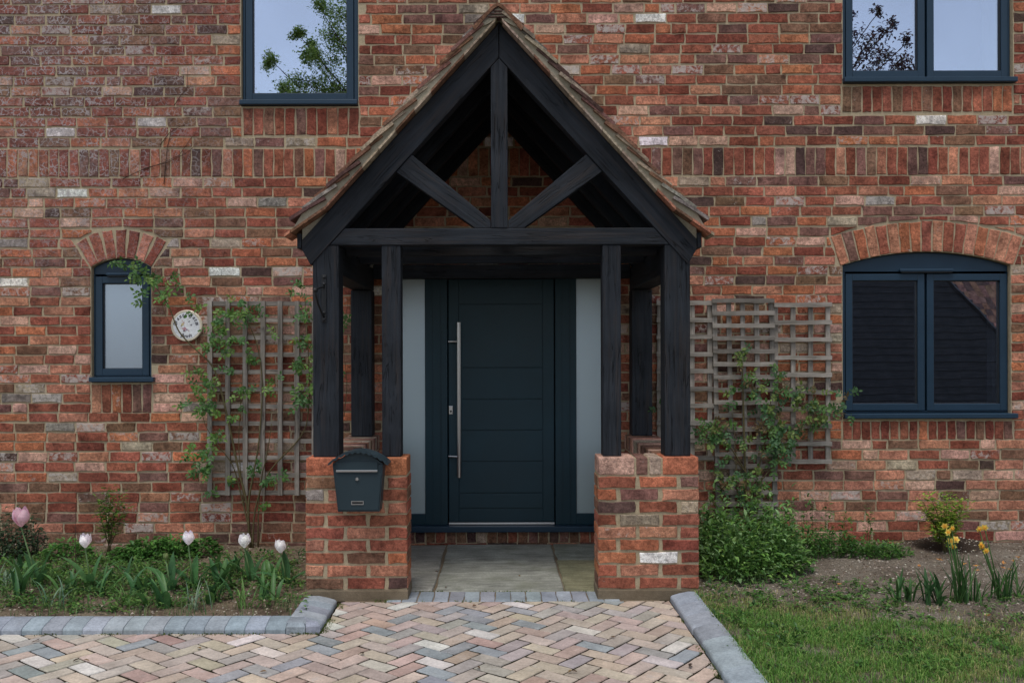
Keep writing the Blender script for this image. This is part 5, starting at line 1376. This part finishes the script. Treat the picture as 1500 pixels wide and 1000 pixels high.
# roof sheet with scalloped front lip
rf = MB(); N_ = 44; top, mid, low = [], [], []
for i in range(N_ + 1):
    t_ = i / N_; x_, z_ = lp(481.5 + 88 * t_, 679.5 - 19.5 * math.sin(math.pi * t_) ** .8 if 0 < t_ < 1 else 679.5)
    sc_ = abs(math.sin(math.pi * t_ * 11)) * .009
    top.append((x_, z_ + .004)); low.append(.004 + sc_)
vv = []
for i, (x_, z_) in enumerate(top): vv += [(x_, yb0 - .026, z_ - .004 - low[i]), (x_, yb0 - .026, z_), (x_, yb1, z_), (x_, yb0 - .022, z_ - .004 - low[i]), (x_, yb0 - .022, z_ - .004), (x_, yb1, z_ - .004)]
ff = []
for i in range(N_):
    a, b = 6 * i, 6 * i + 6
    ff += [(a, b, b + 1, a + 1), (a + 1, b + 1, b + 2, a + 2), (a + 3, a + 4, b + 4, b + 3), (a + 4, a + 5, b + 5, b + 4), (a, a + 3, b + 3, b)]
rf.add(vv, ff); rf.build('roof_lid', M['box'], lbx, smooth=True, angle=R(35))
fl_ = MB(); a, b = lp(493, 692), lp(553.5, 676); fl_.box(a[0], b[0], yb0 - .007, yb0 - .0005, a[1] + .008, b[1]); fl_.build('flap', M['box'], lbx, bevel=.002)
fl_ = MB(); a, b = lp(493, 690.5), lp(553.5, 687.5); fl_.box(a[0], b[0], yb0 - .016, yb0 - .0008, a[1], b[1]); fl_.build('flap_lip', M['steel'], lbx, bevel=.002)
dr = MB(); q = [lp(496.5, 746.5), lp(554.5, 746.5), lp(558.5, 694), lp(492, 694)]; dr.prism_y(q, yb0 - .005, yb0 - .0005); dr.build('front_plate', M['box'], lbx, bevel=.002)
lk = MB(); a = lp(523.5, 701); lk.lathe([(.0105, 0), (.0105, -.005), (.008, -.008)], (a[0], yb0 - .0055, a[1]), 'Y', 18); lk.build('lock', M['steel'], lbx, smooth=True, angle=R(40))
npf = MB(); a, b = lp(515, 738.5), lp(533, 733); bar_frame(npf, a[0], b[0], a[1], b[1], (.004,) * 4, yb0 - .009, yb0 - .0055); npf.build('name_holder', M['steel'], lbx)
npf = MB(); npf.box(a[0] + .004, b[0] - .004, yb0 - .0072, yb0 - .0056, a[1] + .004, b[1] - .004); npf.build('name_slot', M['iron'], lbx)

# ------------------------------------------------------------------ wrought iron bracket on the left post
ib = empty('iron_bracket', (at(474, 437, YT).x, YT, at(474, 437, YT).z), 'black wrought iron bracket screwed to the front of the porch post', 'bracket')
def ip(px, py, Y): p = at(px, py, Y); return (p.x, p.y, p.z)
m_ = MB(); a, b = ip(471.5, 472, YT), ip(478, 402, YT); m_.box(a[0], b[0], YT - .006, YT + .003, a[2], b[2]); m_.build('back_plate', M['iron'], ib, bevel=.003)
m_ = MB(); m_.tube([ip(474.5, 420, YT - .006), ip(470, 421, YT - .06), ip(463, 423, YT - .12), ip(461.5, 428, YT - .14), ip(463, 433, YT - .125), ip(466, 445, YT - .08), ip(472, 460, YT - .02), ip(474.5, 464, YT - .006)], .006, 8); m_.build('scroll_arm', M['iron'], ib, smooth=True)
for py in (406, 416, 458, 468):
    m_ = MB(); q = ip(474.7, py, YT - .006); m_.lathe([(.009, 0), (.009, -.004), (.005, -.009), (.001, -.0095)], q, 'Y', 12); m_.build('bolt', M['iron'], ib, smooth=True)
m_ = MB(); q = Vector(ip(461.8, 425, YT - .135)); m_.lathe([(.002, -.016), (.010, -.012), (.0145, 0), (.010, .012), (.002, .016)], q, 'Y', 14); m_.build('ball_end', M['iron'], ib, smooth=True)

# ------------------------------------------------------------------ house name disc
sgc = at(274, 477, -.02); sgn = empty('house_sign', sgc, 'round cream ceramic disc reading Manor Farm House with flowers and birds', 'house sign')
m_ = MB(); m_.lathe([(.112, 0.012), (.115, .002), (.115, -.008), (.108, -.0135), (.101, -.0118), (.001, -.0118)], sgc, 'Y', 48); m_.build('plaque', M['cream'], sgn, smooth=True, angle=R(40))
m_ = MB(); m_.lathe([(.0975, .0), (.0975, -.0135), (.001, -.0136)], sgc, 'Y', 48, lin(214, 216, 218)); m_.build('printed_face', M['ink'], sgn)
lt = MB()
FRAK = {c_: chr(0x1D56C + i) for i, c_ in enumerate('ABCDEFGHIJKLMNOPQRSTUVWXYZ')}; FRAK.update({c_: chr(0x1D586 + i) for i, c_ in enumerate('abcdefghijklmnopqrstuvwxyz')})
def glyph(ch, size):
    cu_ = bpy.data.curves.new('letter', 'FONT'); cu_.body = FRAK.get(ch, ch); cu_.size = size; cu_.offset = size * .018; cu_.resolution_u = 3
    o = bpy.data.objects.new('letter', cu_); col.objects.link(o)
    me = bpy.data.meshes.new_from_object(o.evaluated_get(bpy.context.evaluated_depsgraph_get()))
    vs_ = [tuple(v.co) for v in me.vertices]; fs_ = [tuple(p.vertices) for p in me.polygons]
    bpy.data.objects.remove(o); bpy.data.curves.remove(cu_); bpy.data.meshes.remove(me)
    return vs_, fs_
def arc_text(txt, rad, mid, size, bottom=False):
    gl = []; tot = 0
    for ch in txt:
        if ch == ' ': gl.append((None, None, size * .28)); tot += size * .28; continue
        v_, f_ = glyph(ch, size); xs = [p[0] for p in v_]; wd = (max(xs) - min(xs)) * .86; gl.append(([((p[0] - min(xs)) * .86, p[1]) for p in v_], f_, wd)); tot += wd + size * .1
    s_ = -tot / 2
    for v_, f_, wd in gl:
        if v_ is not None:
            th_ = (s_ + wd / 2) / rad; aa = mid - th_ if not bottom else mid + th_; out = []
            for (x_, y_) in v_:
                x_ -= wd / 2; x_ += y_ * .1
                if not bottom: rx, rz = (math.cos(aa), math.sin(aa)); tx, tz = (math.sin(aa), -math.cos(aa)); rr = rad + y_
                else: rx, rz = (math.cos(aa), math.sin(aa)); tx, tz = (-math.sin(aa), math.cos(aa)); rr = rad - y_
                out.append((sgc.x + rx * rr + tx * x_, sgc.y - .0142, sgc.z + rz * rr + tz * x_))
            lt = MB(); lt.add(out, f_, lin(58, 54, 66)); lt.build('letter', M['ink'], sgn)
        s_ += wd + (size * .1 if v_ is not None else 0)
arc_text('Manor Farm', .068, math.pi / 2, .038); arc_text('House', .087, -math.pi / 2, .036, True)
mo = MB()
for (u, v, r, c) in [(-.028, .012, .011, lin(196, 182, 140)), (-.02, .022, .008, lin(190, 160, 150)), (-.036, .0, .008, lin(150, 140, 110)), (-.012, -.022, .013, lin(176, 130, 140)), (-.028, -.02, .008, lin(196, 160, 160)), (.004, -.03, .009, lin(150, 130, 150)), (-.015, -.036, .010, lin(120, 104, 110)), (.016, -.036, .007, lin(180, 160, 160)), (-.03, .034, .006, lin(180, 160, 150))]:
    k = 9; cx, cz = sgc.x + u, sgc.z + v
    mo.add([(cx, sgc.y - .0144, cz)] + [(cx + r * rnd.uniform(.6, 1.1) * math.cos(6.283 * i / k), sgc.y - .0143, cz + r * rnd.uniform(.6, 1.1) * math.sin(6.283 * i / k)) for i in range(k)], [(0, 1 + (i + 1) % k, 1 + i) for i in range(k)], c)
for (u, v) in ((.018, .03), (.034, .005)):
    cx, cz = sgc.x + u, sgc.z + v; s_ = .011
    mo.add([(cx, sgc.y - .0143, cz - s_ * .5), (cx - s_ * 1.1, sgc.y - .0143, cz + s_ * .5), (cx - s_ * .2, sgc.y - .0143, cz + s_ * .1), (cx + s_ * 1.0, sgc.y - .0143, cz + s_ * .8), (cx + s_ * .4, sgc.y - .0143, cz - s_ * .2)], [(0, 2, 1), (0, 4, 3, 2)], lin(62, 58, 72))
mo.build('motif', M['ink'], sgn)

# ------------------------------------------------------------------ willow basket behind the right pier
bk = empty('basket', (.68, -1.17, .006), 'brown woven basket tucked inside the porch behind the pier, only its ribbed edge showing', 'basket')
m_ = MB(); bx_, by_ = .70, -1.17; rows_ = 18
for k in range(rows_):
    z_ = .02 + k * .0175; rr = .112 + .014 * math.sin(k / rows_ * 2.4)
    m_.tube([(bx_ + rr * math.cos(6.283 * i / 20) * (1 + .012 * (-1) ** (i + k)), by_ + rr * math.sin(6.283 * i / 20) * (1 + .012 * (-1) ** (i + k)), z_) for i in range(21)], .0075, 5)
m_.build('weave', M['basket'], bk, smooth=True)
m_ = MB(); m_.lathe([(.1, .004), (.104, .1), (.11, .3), (.1, .3), (.09, .02)], (bx_, by_, 0), 'Z', 20); m_.build('lining', M['dark'], bk)

# ------------------------------------------------------------------ what the glass mirrors: barn, outhouse and trees behind the viewer
barn = empty('barn', (9, -14, 0), 'black weatherboarded barn with tiled roof mirrored in the wide arched window', 'barn')
M['tar'] = make_timber('tarred board', (0.026, 0.026, 0.028), (0.055, 0.055, 0.058), .2)
YBN = -14.0
def vg(x): return 3.6 - max(0, x - 9.76) * 1.08          # falling verge of the gable
z = -.05; k = 0
while z < 3.6:
    xa = 4.6; xb = 13.2
    xb = min(13.2, 9.76 + (3.6 - z - .02) / 1.08)
    if xb > xa + .2:
        m_ = MB(); m_.add([(xa, YBN, z), (xb, YBN, z), (xb, YBN, z + .2), (xa, YBN, z + .2), (xa, YBN + .035 + rnd.uniform(0, .006), z - .012), (xb, YBN + .035 + rnd.uniform(-.006, .006), z - .012 + rnd.uniform(-.035, .035)), (xb, YBN + .012, z + .19), (xa, YBN + .012, z + .19)],
                         [(4, 7, 6, 5), (0, 1, 2, 3), (0, 4, 5, 1), (3, 2, 6, 7), (1, 5, 6, 2), (0, 3, 7, 4)]); m_.build('weatherboard', M['tar'], barn, origin='c')
    z += .178; k += 1
m_ = MB(); m_.box(4.6, 12.0, YBN - .2, YBN - .05, -.1, 1.2); m_.box(4.6, 9.6, YBN - .2, YBN - .05, 1.2, 3.5); m_.build('barn_wall', M['tar'], barn)
rt = MB(); rw = 0
for k in range(26):      # tiled roof of the taller range behind, in courses
    y0, z0 = YBN - .5 - k * .16, 1.2 + k * .165
    x = 9.2
    while x < 16:
        rt.add([(x, y0, z0), (x + .16, y0, z0), (x + .16, y0 - .17, z0 + .17), (x, y0 - .17, z0 + .17), (x, y0 + .02, z0 - .02), (x + .16, y0 + .02, z0 - .02)], [(0, 3, 2, 1), (4, 0, 1, 5)], vary(PAL[pick(dict(plum=20, dark=14, brown=20))], .12), .1); x += .167
rt.add([(9.1, YBN - .62, 1.15), (16.2, YBN - .62, 1.15), (16.2, YBN - 4.8, 5.45), (9.1, YBN - 4.8, 5.45)], [(0, 1, 2, 3)], PAL['dark']); rt.build('barn_roof', M['tile'], barn)
m_ = MB(); m_.tube([(9.7, YBN + .03, 3.7), (13.0, YBN + .03, 3.7 - 3.3 * 1.08)], .05, 4); m_.build('barge_board', M['tar'], barn)
def tree(name, label, base, height, trunk_r, blobs, leafc, L, n_per, cat='tree', lean=(0, 0)):
    root = empty(name, base, label, cat); tr_, lm = MB(), MB(); b = Vector(base)
    topv = b + Vector((lean[0], lean[1], height * .9))
    ax = [b.lerp(topv, t_) + Vector((rnd.gauss(0, .06), rnd.gauss(0, .06), 0)) for t_ in (0, .25, .5, .75, 1)]
    tr_.tube(ax, [trunk_r, trunk_r * .8, trunk_r * .55, trunk_r * .3, trunk_r * .1], 8)
    for (x, y, z, r) in blobs:
        c = Vector((x, y, z)); t_ = max(.15, min(.95, (z - b.z) / height - .18)); s_ = ax[min(3, int(t_ * 4))].lerp(ax[min(4, int(t_ * 4) + 1)], t_ * 4 % 1)
        tr_.tube([s_, s_.lerp(c, .5) + Vector((0, 0, .08)), c], [trunk_r * .16, trunk_r * .1, .008], 5)
        for k in range(5):
            a = Vector((rnd.gauss(0, 1), rnd.gauss(0, 1), rnd.gauss(0, .8))).normalized() * r
            tw = c + a; tr_.tube([c, c + a * .5 + Vector((0, 0, .03)), tw], [.008, .005, .002], 4)
            for j in range(n_per):
                q = c + a * rnd.uniform(.25, 1.1) + Vector((rnd.gauss(0, 1), rnd.gauss(0, 1), rnd.gauss(0, 1))) * r * .33
                lm.leaf(q, (rnd.gauss(0, 1), rnd.gauss(0, 1), rnd.gauss(0, .7)), (0, 0, 1), rnd.uniform(*L), rnd.uniform(*L) * .55, vary(rnd.choice(leafc), .25))
    tr_.build('trunk', M['twig'], root, smooth=True); lm.build('crown', M['leaf'], root)
def vp(px, py, Yo):            # where a thing at depth Yo must stand to be mirrored at this spot of the glass
    px, py = unroll(px, py); D = CD - Yo; return ((px - VX) / F * D, Yo, CZ - (py - VY) / F * D)
bl = []
for px, py, r in ((395, 90, .25), (410, 115, .3), (430, 135, .4), (450, 120, .45), (470, 130, .5), (490, 110, .6), (505, 135, .7), (500, 70, .55), (475, 95, .4), (455, 80, .35), (510, 30, .6), (480, 40, .4), (470, 15, .35), (505, 0, .6), (450, 60, .25), (435, 50, .2), (520, 90, .9), (540, 60, 1.0), (560, 120, 1.2), (530, 150, 1.0), (480, 160, .9), (430, 165, .7), (600, 90, 1.3), (640, 140, 1.4), (580, 180, 1.5), (500, 190, 1.2), (560, 30, 1.0), (600, 40, 1.1), (540, -20, .9), (580, -40, .9)):
    x, y, z = vp(px, py, -17); bl.append((x, y + rnd.uniform(-.4, .4), z, r * .8))
bt_ = vp(560, 520, -17)
tree('ash_tree', 'green leafy tree behind the viewer, mirrored in the single pane upstairs window', (bt_[0], -17, -.1), 10.5, .22, bl, [lin(126, 150, 80), lin(142, 164, 86), lin(104, 128, 66), lin(154, 172, 96)], (.05, .1), 110)
bl = []
for px, py, r in ((1250, 20, .25), (1255, 55, .4), (1262, 75, .45), (1275, 60, .35), (1285, 90, .45), (1300, 45, .25), (1298, 75, .3), (1310, 95, .35), (1325, 90, .25), (1330, 60, .22), (1340, 95, .3), (1260, 100, .6), (1290, 108, .6), (1295, 10, .2), (1240, 90, .6), (1225, 60, .6), (1320, 25, .15), (1215, 100, .8), (1245, 130, .7), (1280, 135, .6)):
    x, y, z = vp(px, py, -11.5); bl.append((x, y + rnd.uniform(-.3, .3), z, r * .62))
bt_ = vp(1195, 520, -11.5)
tree('plum_tree', 'dark purple leaved tree behind the viewer, mirrored in the upstairs window with two panes', (bt_[0], -11.5, -.1), 7.6, .12, bl, [lin(84, 58, 60), lin(100, 72, 68), lin(72, 54, 58), lin(96, 90, 66)], (.05, .1), 22)
